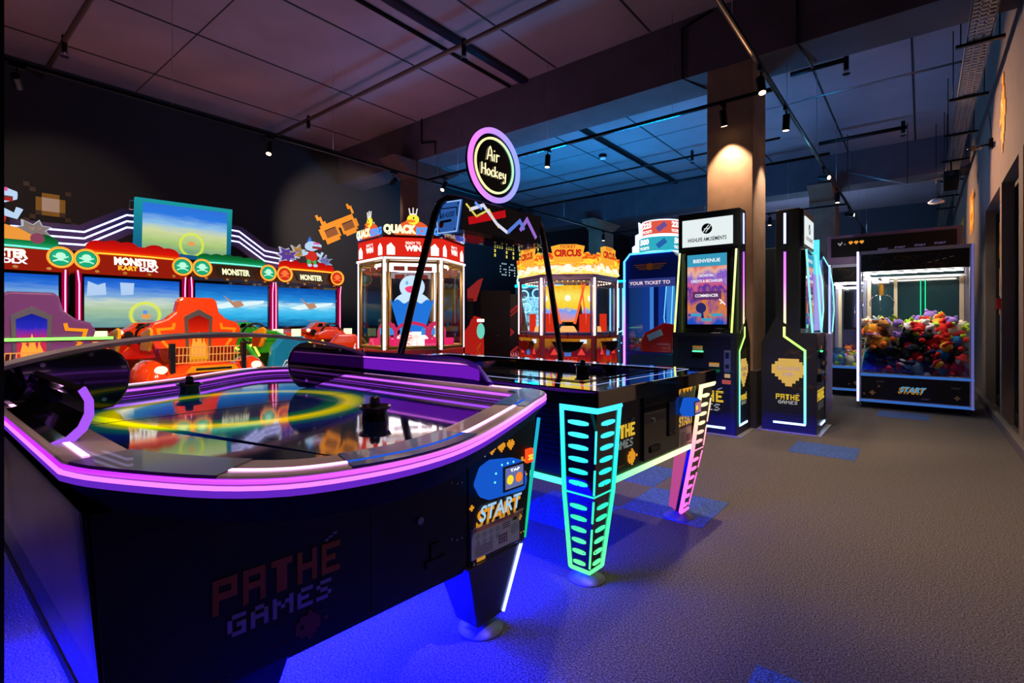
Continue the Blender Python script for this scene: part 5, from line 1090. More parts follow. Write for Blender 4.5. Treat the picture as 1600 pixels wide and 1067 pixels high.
MB().tube([(-.4, -.42, .3), (-.4, -.42, .95), (-.2, -.42, 1.02), (.1, -.42, .98), (.12, -.42, .3)], .015, 6).build('neon_loop', em('mint_neon', (.3, .9, .9), 1.6), t)
place(t, (-4.1, 9.0, 0), R(12)); done()
t = root('prize_wheel_machine', 'red cabinet side with a round teal wheel right of the duck machine', 'arcade machine')
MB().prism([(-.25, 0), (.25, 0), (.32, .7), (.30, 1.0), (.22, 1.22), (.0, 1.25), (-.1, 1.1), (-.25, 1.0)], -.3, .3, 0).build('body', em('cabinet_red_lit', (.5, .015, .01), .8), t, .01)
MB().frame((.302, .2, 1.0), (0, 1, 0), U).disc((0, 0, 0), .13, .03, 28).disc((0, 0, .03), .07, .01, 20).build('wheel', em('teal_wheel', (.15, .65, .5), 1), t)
MB().frame((.302, .2, 1.0), (0, 1, 0), U).box(-.12, .12, .15, .2, 0, .01).build('cream_cap', MC['cream_letters'], t)
MB().frame((.302, .1, .65), (0, 1, 0), U).stroke([(-.1, -.1), (0, .02), (-.02, .05), (.1, .15)], .03).stroke([(-.02, -.14), (.1, .0)], .02).build('flash_print', mat('amber_print', 'ff8a10', .3), t)
MB().prism([(-.2, 1.5), (.1, 1.5), (.34, 1.9), (.16, 1.86), (-.2, 1.7)], -.05, .0, 0).build('marquee', em('marquee_red', (.32, .02, .02), .8), t)
MB().box(-.05, 0, -.2, 0, 1.2, 1.55).build('marquee_post', M_['black'], t)
place(t, (-5.88, 6.2, 0), R(-38)); t.scale = (.5, .5, 1); done()
t = root('black_cabinet', 'plain black cabinet standing behind the red prize wheel machine', 'cabinet', (-6.25, 7.0, 0)); b = MB(); b.T = Matrix.Translation((-6.25, 7.0, 0)) @ Matrix.Rotation(R(-38), 4, 'Z'); b.box(-.3, .3, -.2, .35, 0, 1.72).build('body', M_['matte'], t, .01)
b = MB(); b.T = Matrix.Translation((-6.25, 7.0, 0)) @ Matrix.Rotation(R(-38), 4, 'Z'); b.box(.3, .31, .1, .15, .9, .905).build('handle', M_['steel'], t); done()

t = root('added_far_cabinet', 'added blue cabinet carrying an uplight for the far ceiling bay', 'cabinet')
MB().box(-.7, .7, -.4, .4, 0, 2.0).build('body', mat('deep_blue_cabinet'), t, .02); MB().box(-.6, .6, -.3, .3, 2.0, 2.02).build('added_uplight', em('added_far_uplight', (.35, .6, 1), 40), t)  # cabinet and uplight are added to brighten the far bay
MB().box(-.5, .5, -.41, -.4, 1.0, 1.7).build('lit_panel', MC['cyan_bars'], t); place(t, (-2.6, 16.0, 0), 0); done()
# ================================================================ blue ticket tower
t = root('ticket_tower_machine', 'blue ticket machine with round lit ticket drums on top, left of the kiosk', 'arcade machine')
bl = mat('royal_blue_cabinet', '123ab8', .25, coat=.4)
MB().box(-.335, .335, 0, .65, 0, .80).build('lower_cabinet', bl, t, .01)
MB().prism([(-.335, 1.62), (.335, 1.62), (.335, 1.86), (.25, 1.96), (-.27, 1.96), (-.335, 1.90)], 0, .65, 1).build('header', bl, t, .005)
MB().box(-.335, .335, .60, .65, .8, 1.62).build('back_wall', em('emissive_blue_back', (.06, .28, .8), .9), t)  # back wall given emission to brighten the inside
for x in (-.335, .285): MB().box(x, x+.05, 0, .65, .8, 1.62).build('corner_post', bl, t)
MB().box(-.06, .0, .2, .45, .8, 1.62).build('inner_column', mat('royal_blue_bright', '1a5ae8', .3), t); MB().box(-.285, .285, .005, .012, .8, 1.62).build('glass_pane', M_['glass'], t)
MB().tube([(-.345, -.006, .35), (-.345, -.006, 1.88), (-.27, -.006, 1.965), (.25, -.006, 1.965)], .013, 6).build('edge_light', emgrad('pink_blue_edge', [(0, 'ff80c0'), (.45, 'd080ff'), (.7, '60b0ff'), (1, '50b8ff')], 2, 2), t)
q = MB().frame((-.02, -.004, 1.80), (1, 0, 0), U); q.disc((0, 0, 0), .045, .003, 6)
for s_ in (-1, 1):
    for k in range(3): q.stroke([(s_*.03, .025-k*.025), (s_*.20-s_*k*.03, .025-k*.025)], .012)
q.build('wing_emblem', mat('orange_print'), t)
sgn = MB().box(-.285, .285, -.012, -.002, 1.56, 1.66).build('message_strip', em('strip_blue', (.03, .04, .2), 1), t)
text('YOUR TICKET TO', (-.02, -.014, 1.61), (1, 0, 0), U, .5, .04, em('strip_white', (1, .75, .8), 1), sgn)
lp = MB().box(-.285, .285, -.012, -.002, .3, .76).build('art_panel', mat('teal_art', '0d4468', .4), t)
text('ALL', (.0, -.016, .52), (1, 0, 0), U, .28, .15, em('all_orange', (.9, .15, .03), .9), lp, bold=.08)
text('IN', (.2, -.016, .52), (1, 0, 0), U, .1, .15, MC['all_orange'], lp, bold=.08)
MB().frame((.06, -.02, 1.0), (1, 0, 0), U).prism([(-.15, -.2), (.2, -.2), (.25, .12), (.12, .14), (-.12, .02), (-.16, -.08)], 0, .06).build('red_ticket_shape', mat('red_plastic'), t, .01)
MB().frame((.08, -.085, 1.0), (.9, 0, .4), (-.4, 0, .9)).box(-.09, .09, -.035, .035, 0, .01).build('ticket_print', mat('light_blue_print', 1), t) if 0 else MB().frame((.08, -.085, 1.0), (.9, 0, .4), (-.4, 0, .9)).box(-.09, .09, -.035, .035, 0, .01).build('ticket_print', M_['lightblue'], t)
r_ = random.Random(3); q = MB()
for k in range(160): q.ball((-.26+.34*r_.random(), .05+.3*r_.random(), .82+.14*r_.random()), (.018, .018, .02), 5, 4)
q.smooth = False; o = q.build('green_prize_fill', mat('lime_beads', '9ad860', .5), t); o['kind'] = 'stuff'
q = MB()
for k in range(3): q.tube([(.06+.08*k, .3, 1.6), (.05+.09*k, .25, 1.2), (.12+.03*k, .2, .85)], .006, 5)
q.build('cable_streamers', em('cyan_bars'), t)
for z0, z1, r0, m_, tx, nm in ((1.975, 2.165, .265, 'blue', '500', 'lower'), (2.18, 2.36, .225, 'red', '225', 'upper')):
    c0 = (0, .30)
    d_ = MB().cyl((0, .30, z0), r0, z1-z0, 40).build('ticket_drum', em('drum_'+m_, (.03, .42, .55) if m_ == 'blue' else (.75, .10, .06), 1), t)
    MB().cyl((0, .30, z0), r0+.008, .012, 40).cyl((0, .30, z1-.012), r0+.008, .012, 40).build('drum_rim_light', em('drum_rim', (.8, .9, 1), 1.6), d_)
    for a in (-24, 68):
        aa = R(a); o_ = ((r0+.003)*math.sin(aa), .30-(r0+.003)*math.cos(aa), (z0+z1)/2+.03); rr_ = (math.cos(aa), math.sin(aa), 0)
        text(tx, o_, rr_, U, .15, .07, em('drum_white', (1, .95, .95), 1.3), d_, bold=.06); text('TICKETS', (o_[0], o_[1], (z0+z1)/2-.045), rr_, U, .16, .035, MC['drum_white'], d_, bold=.04)
    MB().frame(((r0+.004)*math.sin(R(22)), .30-(r0+.004)*math.cos(R(22)), (z0+z1)/2), (.8*math.cos(R(22)), .8*math.sin(R(22)), .6), (-.6*math.cos(R(22)), -.6*math.sin(R(22)), .8)).box(-.06, .06, -.03, .03, 0, .006).build('ticket_icon', em('ticket_icon_'+m_, (.02, .12, .4) if m_ == 'blue' else (.15, .08, .3), 1), d_)
MB().prism([(-.34, 1.96), (-.34, 2.08), (-.30, 2.10), (-.30, 2.22), (-.25, 2.24), (-.26, 2.38), (-.20, 2.34), (-.18, 2.15), (-.22, 1.96)], .2, .24, 1).build('lightning_fin', em('fin_white', (.6, .75, 1), 1.8), t)
place(t, (-2.46, 5.62, 0)); done()

# ================================================================ kiosks (front faces -y)
kg = mat('dark_slate_cabinet', '151d22', .35, coat=.3)
def kiosk(label, loc, rz, sign, wing=None):
    t = root('ticket_kiosk', label, 'kiosk'); w = .32
    MB().box(-w, w, .14, .37, 1.0, 2.33).build('upper_cabinet', kg, t, .008)
    lo = MB().prism([(0, 0), (.49, 0), (.49, .93), (.38, 1.0), (.14, 1.03), (0, 1.03)], -w+.012, w-.012, 0).build('lower_cabinet', mat('black_laminate'), t, .006)
    fr = MB().box(-w+.012, -w+.05, -.006, .0, .02, 1.03).box(w-.05, w-.012, -.006, .0, .02, 1.03).box(-w, w, -.008, .14, 1.0, 1.035).build('front_frame', kg, lo)
    for s_ in (-1, 1):
        sp_ = MB().prism([(-.004, 0), (.505, 0), (.505, .93), (.366, 1.20), (.13, 1.03), (-.004, 1.03)], min(s_*(w-.012), s_*(w+.008)), max(s_*(w-.012), s_*(w+.008)), 0).build('side_panel', mat('side_panel_print', '04060c', .5), t)
        o_ = (s_*(w+.0085), 0, 0); r_ = (0, s_, 0)
        g = lambda y, z: (s_*y, z)
        SF = lambda k=0: MB().frame((s_*(w+.0085+k), 0, 0), (0, s_, 0), U)
        pts = [(.285, 1.10), (.285, 1.0), (.095, .855), (.095, .10)]
        SF().stroke([g(*p) for p in pts], .022, 0, .006).build('zigzag_light', emgrad('zigzag_rgb', [(0, '70d0ff'), (.6, '70ffc0'), (.8, 'a0ff60'), (1, 'd8ff80')], 2, 2), sp_)
        SF().box(*sorted((s_*.09, s_*.39)), .085, .107, 0, .006).build('bottom_light', em('bottom_blue_white', (.35, .5, 1), 3), sp_)
        b_ = MB().box(s_*w if s_ > 0 else -w-.006, s_*w+.006 if s_ > 0 else -w, .27, .292, 1.13, 1.885).build('side_light', emgrad('pink_orange_bar', [(0, 'fff0a0'), (.25, 'ffb0b0'), (.6, 'f070ff'), (1, 'b060ff')], 2, 2), t)
        MB().box(s_*w if s_ > 0 else -w-.006, s_*w+.006 if s_ > 0 else -w, .27, .292, 1.97, 2.29).build('side_light', em('bar_blue_white', (.45, .5, 1), 2.6), t)
        rows = ['..######..', '.########.', '##########', '##########', '##########', '.########.', '..######..', '...####...', '....##....']
        q = SF(); px_ = .032
        q.pix(rows, s_*.245-5*px_, .48, px_).build('yellow_blob_print', em('blob_yellow', (.85, .52, .12), .75), sp_)
        for i, tx in enumerate(('RECHARGE', 'HERE')): text(tx, (s_*(w+.0125), .245 if 1 else 0, .665-i*.06), r_, U, .21 if i == 0 else .10, .038, mat('lilac_text', 'd8c0e8', .5), sp_)
        pathe((s_*(w+.0087), .255, .335), r_, U, .22, em('logo_gold_lit', (.9, .6, .05), .7), mat('white_logo_print'), sp_)
        q = SF(); rr_ = random.Random(4)
        for k in range(9):
            x, y = s_*(.12+.33*rr_.random()), (.40 if k % 2 else .78)+.09*rr_.random(); P_ = [(x, y)]
            for j in range(8): x += rr_.choice((.02, .03, -.0)); y += rr_.choice((-.012, .012, .014, -.014)); P_.append((x, y))
            q.stroke(P_, .0025, 0, .001)
        q.build('contour_print', mat('dim_gold_print', '6a4a18', .5), sp_)
        q = SF()
        for k in range(12): q.box(*sorted((s_*.01, s_*.49)), .02+k*.035, .0208+k*.035, 0, .0006)
        q.build('grid_print', mat('blue_grid_print'), sp_)
    # sign box
    sg_ = MB().box(-w+.01, w-.01, .11, .14, 1.93, 2.32).build('sign_housing', kg, t, .006)
    fc = MB().box(-.262, .262, .104, .110, 1.96, 2.25).build('lightbox_face', em('lightbox_white', (.80, .88, .88), 1), sg_)
    ink = mat('charcoal_ink', '10161a', .5)
    text('HIGHLIFE AMUSEMENTS', (0, .1035, 2.03), (1, 0, 0), U, .40, .042, ink, fc, bold=.02, depth=.0)
    q = MB().frame((0, .1038, 2.14), (1, 0, 0), U); q.disc((0, 0, 0), .055, .001, 36).build('logo_disc', ink, fc)
    q = MB().frame((0, .1026, 2.14), (1, 0, 0), U); q.stroke([(-.04, -.035), (.02, .038)], .008, 0, .0005).stroke([(-.012, -.038), (.042, .03)], .008, 0, .0005).stroke([(-.03, .0), (.03, .0)], .007, 0, .0005).build('logo_mark', MC['lightbox_white'], fc)
    # touch screen
    sc_ = MB().box(-.235, .235, .10, .14, 1.08, 1.90).build('touch_screen', M_['gloss'], t, .006)
    MB().box(-.205, .205, .0985, .1, 1.125, 1.87).build('screen_picture', emgrad('bokeh_picture', [(0, '2050c0'), (.25, 'e08030'), (.4, '5030a0'), (.5, 'd86080'), (.65, '8060d0'), (.8, 'f0b8a0'), (1, 'e04040')], 2, .95, noise=.9, nscale=3), sc_)
    MB().box(-.205, .205, .0972, .0984, 1.74, 1.87).build('title_bar', em('bar_cyan', (.04, .32, .50), 1), sc_)
    wt = em('text_white', (1, 1, 1), 1)
    for tx, z, w_, h_ in (('BIENVENUE', 1.80, .28, .038), ('ACHETER,', 1.64, .15, .03), ('CREDITS & RECHARGER', 1.585, .33, .03), ('COMMENCER', 1.43, .24, .032)): text(tx, (0, .0965, z), (1, 0, 0), U, w_, h_, wt, sc_, 'screen_text', depth=.001)
    MB().box(-.15, .15, .0972, .098, 1.385, 1.475).build('start_field', em('field_violet', (.12, .03, .14), 1), sc_)
    for i, (x, z) in enumerate(((-.11, 1.225), (.10, 1.225), (.0, 1.175))):
        MB().box(x-.055, x+.055, .0972, .098, z-.015, z+.015).build('language_button', em('field_cyan', (.05, .35, .55), 1), sc_)
        MB().box(x-.085, x-.058, .0972, .098, z-.012, z+.012).build('flag_icon', [em('flag_a', (.02, .05, .3), 1), em('flag_b', (.5, .3, .02), 1), em('flag_c', (.6, .1, .1), 1)][i], sc_)
    MB().frame((-.06, .0985, 1.30), (1, 0, 0), U).disc((0, 0, 0), .055, .0008, 20).stroke([(0, 0), (.02, -.12)], .03, 0, .0008).build('joystick_picture', em('stick_navy', (.02, .02, .12), 1), sc_)
    MB().frame((.16, .097, 1.36), (1, 0, 0), U).stroke([(-.03, .03), (0, 0), (.03, -.03)], .012, 0, .0006).stroke([(0, 0), (-.02, -.02)], .01, 0, .0006).build('hand_icon', wt, sc_)
    # light wings and shelf
    for s_ in (-1, 1): MB().tube([(s_*(w-.035), .09, 1.90), (s_*(w-.0), .03, 1.04)] if s_ < 0 else [(w-.02, .09, 1.90), (w-.05, .03, 1.04)], .010, 6).build('wing_light', wing or emgrad('lime_wing', [(0, 'e0ff70'), (1, 'f0ffb0')], 2, 1.5), t)
    MB().prism([(.03, 1.035), (.14, 1.035), (.14, 1.9), (.095, 1.9)], w-.045, w-.04, 0).build('wing_glass', M_['glass'], t)
    # equipment on the lower front
    q = MB(); ly = -.0005
    for x, z, w_, m_ in ((-.06, .86, .10, 0), (.11, .69, .10, 0), (-.19, .62, .10, 0), (-.06, .61, .08, 0)):
        MB().box(x-w_/2, x+w_/2, -.014, -.001, z, z+.028).build('yellow_label', mat('label_cream', 'e8dca8', .4), lo)
        MB().box(x-w_/2, x+w_/2, -.016, -.001, z+.028, z+.04).build('label_stripe', M_['yellow'], lo)
        MB().box(x-w_/2-.01, x+w_/2+.01, -.01, -.0, z-.09, z-.01).build('slot_plate', M_['gloss'], lo)
    MB().box(-.11, -.0, -.02, -.004, .835, .85).build('green_slot_light', E_['green'], lo)
    a_ = MB().box(.21, .275, -.02, .0, .64, .86).build('bill_acceptor', M_['steel'], lo, .004)
    MB().box(.225, .26, -.024, -.019, .68, .72).box(.225, .26, -.024, -.019, .78, .84).build('acceptor_slot', M_['black'], a_)
    MB().box(.215, .27, -.018, .0, .585, .625).build('yellow_label', MC['label_cream'], lo)
    MB().box(.19, .275, -.014, 0, .52, .56).build('red_warning_label', mat('red_white_label', 'd87068', .4), lo)
    MB().box(-.26, .26, -.006, 0, .425, .43).build('door_seam', kg, lo)
    pathe((-.02, -.002, .32), (1, 0, 0), U, .44, em('logo_gold_lit'), mat('white_logo_print'), lo)
    MB().box(-.05, .22, -.012, -.003, .06, .082).build('bottom_light', em('bottom_blue_white'), lo)
    MB().box(-w-.04, w+.06, -.05, .56, 0, .006).build('floor_plate', mat('galvanised_tray'), t)
    place(t, loc, rz); done(); return t
kiosk('tall recharge kiosk with a lit white sign and touch screen, against the concrete column', (-1.77, 5.35, 0), 0, 1)
kiosk('recharge kiosk seen from its side with a zigzag light strip, right of the column', (-.832, 6.22, 0), R(90), 1, em('mint_wing', (.25, .9, .8), 1.2))
t = root('printed_card', 'pale leaflet on the shelf of the tall kiosk', 'card', (-1.62, 5.42, 1.036)); MB().box(-1.70, -1.62, 5.37, 5.43, 1.0365, 1.039).build('leaf', M_['white'], t); done()
t = root('coin_dish', 'small dark dish on the right of the tall kiosk shelf', 'dish', (-1.56, 5.42, 1.036)); MB().lathe((-1.54, 5.42, 1.0365), [(.02, 0), (.035, .02), (.032, .022), (.015, .006)], 16).build('dish', M_['gloss'], t); done()
# curved hood machine behind the second kiosk
t = root('curved_glass_machine', 'prize machine with a curved clear hood edged in mint light behind the second kiosk', 'arcade machine')
MB().box(-.75, 0, 0, .95, 0, 1.0).build('lower_cabinet', mat('violet_white_cabinet', '8f86c0', .35), t, .01)
MB().box(-.75, -.10, .0, .95, 1.0, 2.05).build('rear_cabinet', mat('dark_slate_cabinet'), t, .01)
cur = [(-.10, 2.05), (-.02, 2.0), (.05, 1.85), (.09, 1.6), (.10, 1.3), (.08, 1.02)]
for y in (.02, .93): MB().tube([(x-.08, y, z) for x, z in cur], .008, 6).build('hood_edge_light', em('mint_neon'), t)
MB().loft([[(x-.08, .02, z) for x, z in cur], [(x-.08, .93, z) for x, z in cur]], cap=False, closed=False).build('curved_hood', glass('blue_hood', 'b8d8f8', .12), t)
MB().box(-.10, -.06, .2, .5, 1.05, 1.9).build('inner_light', em('lilac_column', (.45, .4, .9), 1), t)
MB().box(-.12, -.02, .0, .03, 1.7, 2.1).build('cyan_post', em('cyan_post', (.1, .75, .9), 1.2), t)
for z in (.85, .65, .45): MB().box(0, .02, .15, .3, z, z+.09).build('coin_mech', M_['black'], t)
MB().box(0, .02, .1, .35, .58, .61).build('red_strip', M_['red'], t)
place(t, (-.90, 6.75, 0)); done()

# ================================================================ claw machines (front faces -y)
def claw(label, loc, W_, D_, H_, lit, rear):
    t = root('claw_machine', label, 'claw machine'); h = W_/2; zc = .08
    fm = mat('white_aluminium_frame', 'b8bcd8', .35, .4)
    q = MB(); p = .045
    for x in (-h, h-p):
        for y in (0, D_-p): q.box(x, x+p, y, y+p, zc, H_)
    for z in (zc, .425, H_-p):
        q.box(-h, h, 0, p, z, z+p).box(-h, h, D_-p, D_, z, z+p).box(-h, -h+p, 0, D_, z, z+p).box(h-p, h, 0, D_, z, z+p)
    fr = q.build('frame', fm, t, .003)
    MB().box(-h-.004, -h+.022, -.008, .0, zc, H_).build('edge_light', em('violet_white_edge', (.55, .5, 1), 2.4), t)
    q = MB().box(-h, h, -.006, 0, zc+.005, zc+.035).box(-h, h, -.006, 0, .43, .46).build('edge_light', em('soft_blue_edge', (.04, .16, .55), .8), t)
    MB().box(h-.03, h-.005, -.006, 0, zc, H_).build('edge_light', em('dim_violet_edge', (.16, .16, .5), .7), t)
    lp_ = MB().box(-h+p, h-p, .008, .05, .125, .425).build('lower_panel', mat('black_laminate'), t)
    MB().box(-h+.02, h-.02, .05, D_-.02, .10, .44).build('cabinet_base', M_['matte'], t)
    hp = MB().box(-h+p, h-p, .008, .06, H_-.28, H_-p).build('header_panel', mat('black_laminate'), t)
    FFm = lambda z: MB().frame((0, .0075, z), (1, 0, 0), U)
    def FT(s_, x, z, w_, h_, m, parent, k=.007, **kw): return text(s_, (x, k, z), (1, 0, 0), U, w_, h_, m, parent, depth=.001, **kw)
    rr_ = random.Random(11); q = FFm(0)
    for k in range(16):
        x, z = -h+.12+(W_-.4)*rr_.random(), H_-.24+.17*rr_.random(); P_ = [(x, z)]
        for j in range(9): x += rr_.choice((.022, .018, .01)); z = min(H_-.06, max(H_-.265, z+rr_.choice((-.02, .02, .012, -.012)))); P_.append((x, z))
        q.stroke(P_, .003, 0, .001)
    q.build('contour_print', mat('brown_gold_print', '8a5c20', .5), hp)
    q = FFm(0)
    for k in range(4): q.stroke([(.15+k*.07, H_-.2+k*.018), (.19+k*.07, H_-.19+k*.018)], .006, 0, .001)
    q.build('dash_print', M_['white'], hp)
    FT('START', -.01, .262, .28, .085, em('emissive_mustard_shadow', (.35, .16, .02), .8), lp_, shear=.3, bold=.05); FT('START', .005, .278, .27, .072, em('emissive_cyan_print', (.08, .33, .6), .8), lp_, .0055, shear=.3, bold=.03)  # emission put into the lettering so it reads brighter
    for x, z in ((-.33, .36), (.13, .17), (.42, .33)): FT('START', x, z, .09, .025, mat('mauve_grey_print', 'a89ab0', .5), lp_, shear=.3)
    q = FFm(0)
    for x, z, s_ in ((-.42, .21, .022), (-.35, .30, .012), (-.51, .19, .01), (.43, .21, .02)): q.box(x-s_*1.4, x+s_*1.4, z-s_/2, z+s_/2, 0, .001).box(x-s_/2, x+s_/2, z-s_*1.4, z+s_*1.4, 0, .0012)
    q.build('pixel_star_print', mat('tan_print'), lp_)
    MB().box(-h+p, h-p, .015, .021, .47, H_-.28).build('front_glass', M_['glass'], t)
    for s_ in (-1, 1): MB().box(s_*(h-.02)-.003, s_*(h-.02)+.003, p, D_-p, .47, H_-p).build('side_glass', M_['glass'], t)
    MB().box(-h+p, h-p, D_-.03, D_-.02, .47, H_-p).build('mirror_back', mat('teal_back', '24424e', .12, coat=.6) if not rear else glass('rear_glass', 'd0e0f0', .15), t)
    MB().box(-h+.1, h-.1, .06, .10, H_-.31, H_-.295).box(-h+.06, -h+.10, .1, D_-.1, H_-.31, H_-.295).build('interior_light', em('warm_white_tube', (1, .86, .68), lit*7), t)
    MB().box(-h+p, h-p, p, D_-p, H_-p-.02, H_-p).build('roof_board', mat('cream_board', 'c8bca4', .6), t)
    for x in (-h+.055, h-.10): MB().box(x, x+.045, D_-.12, D_-.07, .47, H_-.30).build('inner_post', mat('cream_board'), t)
    MB().box(-.22, -.18, D_-.10, D_-.06, .47, H_-.30).build('inner_post', mat('cream_board'), t)
    # gantry and claw
    g_ = MB().box(-h+p, h-p, .40, .43, H_-.36, H_-.33).box(-.36, -.33, .08, D_-.1, H_-.385, H_-.36).build('gantry', M_['steel'], t)
    cx, cy, cz = -.345, .42, H_-.42
    MB().box(cx-.09, cx+.09, cy-.07, cy+.07, cz, cz+.06).build('trolley', M_['white'], t, .006)
    c_ = MB().cyl((cx, cy, cz-.16), .03, .16, 16).build('claw', mat('brass', 'b8862c', .3, .8), t)
    MB().tube([(cx+.01+.05*math.sin(PI*k/4), cy, cz-.0-.02*k) for k in range(8)], .008, 6).build('coiled_cable', M_['black'], c_)
    for k in range(3):
        a = 2*PI*k/3+.5; dx, dy = math.cos(a), math.sin(a)
        MB().tube([(cx+dx*.02, cy+dy*.02, cz-.15), (cx+dx*.11, cy+dy*.11, cz-.17), (cx+dx*.16, cy+dy*.16, cz-.25), (cx+dx*.15, cy+dy*.15, cz-.34), (cx+dx*.12, cy+dy*.12, cz-.37)], [.006, .008, .008, .006, .003], 6, flat=.6).build('prong', M_['chrome'], c_)
    if lit > 2:
        MB().box(-h+.05, -h+.20, .05, .22, .46, .74).build('prize_chute', glass('cyan_chute', '50c8e0', .15), t)
        q = MB()
        for k in range(2): q.tube([(.08+k*.05, D_-.05, .6), (.08+k*.05, D_-.05, H_-.35)], .006, 6)
        q.build('green_reflection_tube', em('green_reflection', (.02, 1, .35), 1.4), t)  # tubes stand in for a green LED reflection in the back
    for x in (-h+.06, h-.06):
        for y in (.06, D_-.06):
            c2 = MB().cyl((x-.012, y, .035), .035, .024, 18, ax=0).build('caster', M_['black'], t); MB().box(x-.02, x+.02, y-.02, y+.02, .05, .10).build('caster_fork', dk, c2)
    place(t, loc); done(); return t
dk = M_['metal']
C1 = claw('wide claw machine filled with plush toys, START printed on its lower panel', (-.093, 8.25, 0), 1.175, .95, 2.10, 9, False)
C2 = claw('rear claw machine with a long black header, left of and behind the plush toy one', (-.37, 9.38, 0), 1.55, .8, 2.05, 5, True)
t = root('header_sign', 'long black header board with pixel hearts on top of the rear claw machine', 'sign', (-.37, 9.3, 2.1))
bb = MB().box(-1.17, .44, 9.36, 9.95, 2.052, 2.50).build('box', mat('mauve_frame', '6a5a7c', .4), t, .01); MB().box(-1.0, .3, 9.7, 9.8, 2.50, 2.515).build('added_uplight', em('added_slate_uplight', (.35, .5, 1), 22), t); MB().box(-1.11, .38, 9.35, 9.362, 2.16, 2.45).build('face', mat('black_laminate'), bb)  # uplight on the box is added to light the ceiling bays
q = MB().frame((0, 9.3495, 0), (1, 0, 0), U)
for k in range(3): q.pix(HEART, -.88+k*.07, 2.345, .011)
q.build('heart_print', em('heart_orange', (1, .4, .05), .8), bb); q = MB().frame((0, 9.3495, 0), (1, 0, 0), U); q.pix(CHICK, -1.02, 2.335, .010).pix(['#.#', '.#.', '#.#'], -.94, 2.345, .007).build('chicken_print', mat('white_print'), bb)
for k, x in enumerate((-.45, -.25, -.02, .2)): text('START', (x, 9.349, 2.24+.01*k), (1, 0, 0), U, .13, .028, em('violet_start', (.35, .25, .6), .7 if k else .3), bb, shear=.2)
done()

# ================================================================ plush toys
TOY = dict(lav=mat('lavender_plush', '9a7ad8', .95), lime=mat('lime_plush', 'b0d830', .95), cream=mat('cream_plush', 'e8dcc0', .95), red=mat('red_plush', 'd01818', .95), blue=mat('blue_plush', '2a7ac8', .95), sky=mat('sky_blue_plush', '68b8e0', .95), tan=mat('tan_plush', 'c88a48', .95),
           yel=mat('yellow_plush', 'f0b030', .95), brn=mat('brown_plush', '6a3a1c', .95), blk=mat('black_plush', '0c0c10', .95), grn=mat('green_plush', '1c8a30', .95), org=mat('orange_plush', 'e87020', .95), wht=mat('white_plush', 'e8e8ea', .95), nav=mat('navy_plush', '141c50', .95))
def toy(kind, a, b_, c_):
    q = MB(); s = .075
    q.m = 0; q.ball((0, 0, 0), (s, s*.8, s*.95), 14, 9)
    q.m = 1; q.ball((0, 0, s*1.35), (s*.72, s*.68, s*.65), 14, 9)
    for sg in (-1, 1):
        q.m = 2 if kind in 'ad' else 0
        q.tube([(sg*s*.6, 0, s*.4), (sg*s*1.2, s*.2, s*.1), (sg*s*1.5, -s*.3, -s*.2)], [s*.36, s*.32, s*.30], 8)
        q.ball((sg*s*1.55, -s*.35, -s*.25), s*.33, 8, 6)
        q.tube([(sg*s*.45, 0, -s*.6), (sg*s*.7, -s*.6, -s*.9), (sg*s*.75, -s*1.1, -s*.8)], [s*.4, s*.36, s*.34], 8)
        q.m = 2; q.ball((sg*s*.75, -s*1.2, -s*.75), s*.42, 8, 6)
        if kind == 'a': q.m = 1; q.ball((sg*s*.5, 0, s*1.95), s*.25, 8, 6)
        if kind == 'b': q.m = 2; q.ball((sg*s*.3, 0, s*2.5), (s*.18, s*.12, s*.6), 8, 6)
        if kind == 'e': q.m = 1; q.prism([(sg*s*.6, s*1.7), (sg*s*.2, s*1.95), (sg*s*.55, s*2.4)], -s*.1, s*.1, 1)
        q.m = 3; q.ball((sg*s*.25, -s*.62, s*1.45), s*.09, 6, 5)
    if kind == 'c': q.m = 0; q.lathe((0, 0, s*1.7), [(s*1.0, 0), (s*.95, s*.12), (s*.5, s*.2), (s*.4, s*.7), (s*.05, s*.8)], 14)
    if kind == 'd': q.m = 2; q.tube([(-s*.7, 0, s*1.7), (0, 0, s*2.15), (s*.7, 0, s*1.7)], s*.2, 8)
    q.m = 2; q.ball((0, -s*.65, s*1.2), (s*.3, s*.2, s*.2), 8, 6)
    return q
KD = [('a', 'cream', 'lav', 'lime', 'white plush with lavender head and lime paws'), ('a', 'tan', 'tan', 'brn', 'tan plush bear'), ('b', 'sky', 'sky', 'wht', 'sky blue long-eared plush toy'), ('c', 'red', 'cream', 'red', 'red plush doll with a wide red hat'),
      ('d', 'blue', 'yel', 'red', 'blue and yellow plush doll'), ('e', 'blk', 'blk', 'nav', 'black cat-eared plush toy'), ('a', 'yel', 'cream', 'org', 'yellow plush toy with an orange muzzle'), ('b', 'wht', 'lav', 'lime', 'white long-eared plush with a lavender head'), ('c', 'grn', 'cream', 'grn', 'green plush doll with a hat'), ('e', 'org', 'org', 'wht', 'orange cat-eared plush toy')]
PROTO = []
def toyplace(i, x, y, z, rot, label, group, sc=1):
    if i not in TP:
        k = KD[i]; o = toy(k[0], 0, 0, 0).build('plush_toy', [TOY[k[1]], TOY[k[2]], TOY[k[3]], M_['black']]); TP[i] = o
    else: o = TP[i].copy(); C.objects.link(o)
    o.location = (x, y, z); o.rotation_euler = rot; o.scale = (sc, sc, sc); tag(o, label, 'plush toy', group)
TP = {}
r_ = random.Random(21)
LAYOUT = ['1626 0734'.replace(' ', ''), '6107073042', '6600370722', '1153347228', '6455385582', '0154553858']
nm_row = ['bottom', 'second lowest', 'third', 'fourth', 'fifth', 'top']
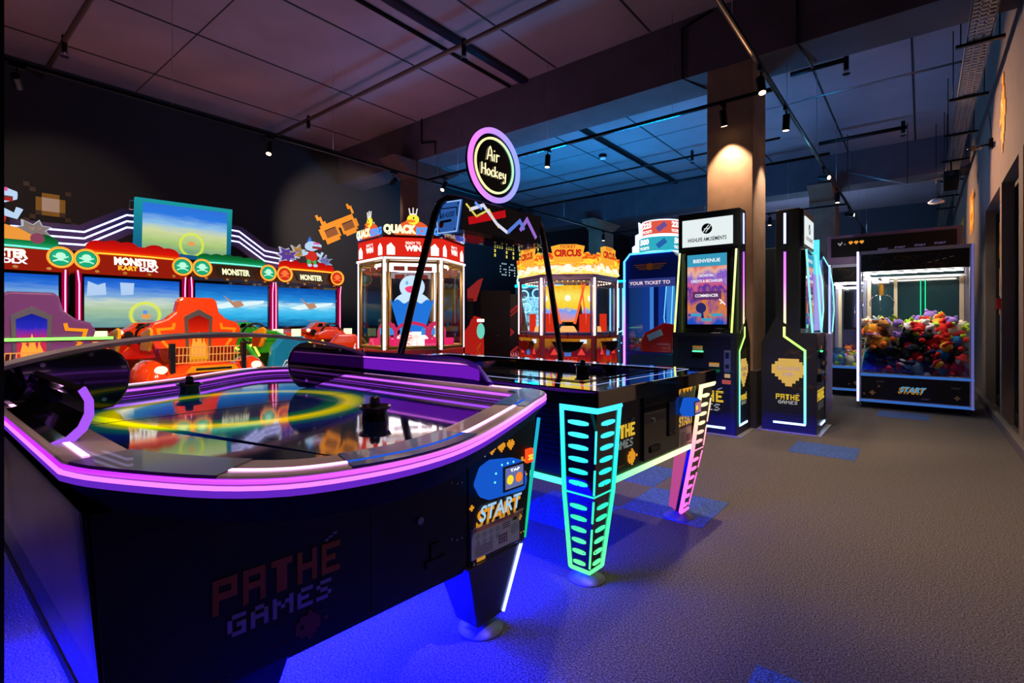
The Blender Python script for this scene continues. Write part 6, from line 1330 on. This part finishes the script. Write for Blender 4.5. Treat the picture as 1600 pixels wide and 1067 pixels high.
nm_col = ['first', 'second', 'third', 'fourth', 'fifth', 'sixth', 'seventh', 'eighth', 'ninth', 'tenth']
FRONT = ['4545254385', '1555354582', '1605533402', '6107373072', '6070077020']
for rw, row in enumerate(FRONT):
    for cl_, ch in enumerate(row):
        if rw < 2 and cl_ == 0 or rw > 3 or cl_ > 7: continue
        x = -.093-.45+.124*cl_+r_.uniform(-.015, .015); y = 8.25+.16+.05*rw*.9+r_.uniform(-.01, .015); z = .56+.165*rw+r_.uniform(-.012, .012)
        i = int(ch); toyplace(i, x, y, z, (r_.uniform(-.7, .7), r_.uniform(-1.6, 1.6), r_.uniform(-.8, .8)), '%s, %s from left, %s front row' % (KD[i][4], nm_col[cl_], nm_row[rw]), 'plush toys in the wide claw machine', r_.uniform(1.05, 1.3))
for rw in range(4):
    for cl_ in range(8):
        i = r_.choice([0, 7, 6, 1, 0, 0, 2, 7, 9]); x = -.093-.44+.12*cl_+r_.uniform(-.02, .02); y = 8.25+.40+.12*rw; z = 1.02+.05*math.sin(cl_*1.3+rw)+(.05 if cl_ > 4 else 0)
        toyplace(i, x, y, z, (r_.uniform(-.9, .9), r_.uniform(-1.8, 1.8), r_.uniform(-3, 3)), '%s, %s from left, %s line back' % (KD[i][4], nm_col[cl_], ['second', 'third', 'fourth', 'last'][rw]), 'plush toys in the wide claw machine', r_.uniform(1., 1.25))
for cl_ in range(9):
    i = [7, 0, 7, 2, 0, 7, 1, 0, 9][cl_]
    toyplace(i, -.37-.66+.165*cl_, 9.38+.16, .56, (r_.uniform(-.5, .5), r_.uniform(-1.2, 1.2), r_.uniform(-.6, .6)), '%s, %s from left in rear machine' % (KD[i][4], nm_col[cl_]), 'plush toys in the rear claw machine', 1)
for cl_ in range(6):
    toyplace([9, 6, 9, 1, 9, 9][cl_], -.37-.6+.2*cl_, 9.38+.5, .62, (r_.uniform(-.5, .5), r_.uniform(-1.2, 1.2), r_.uniform(-.6, .6)), '%s, %s from left, back of rear machine' % (KD[[9, 6, 9, 1, 9, 9][cl_]][4], nm_col[cl_]), 'plush toys in the rear claw machine', 1)
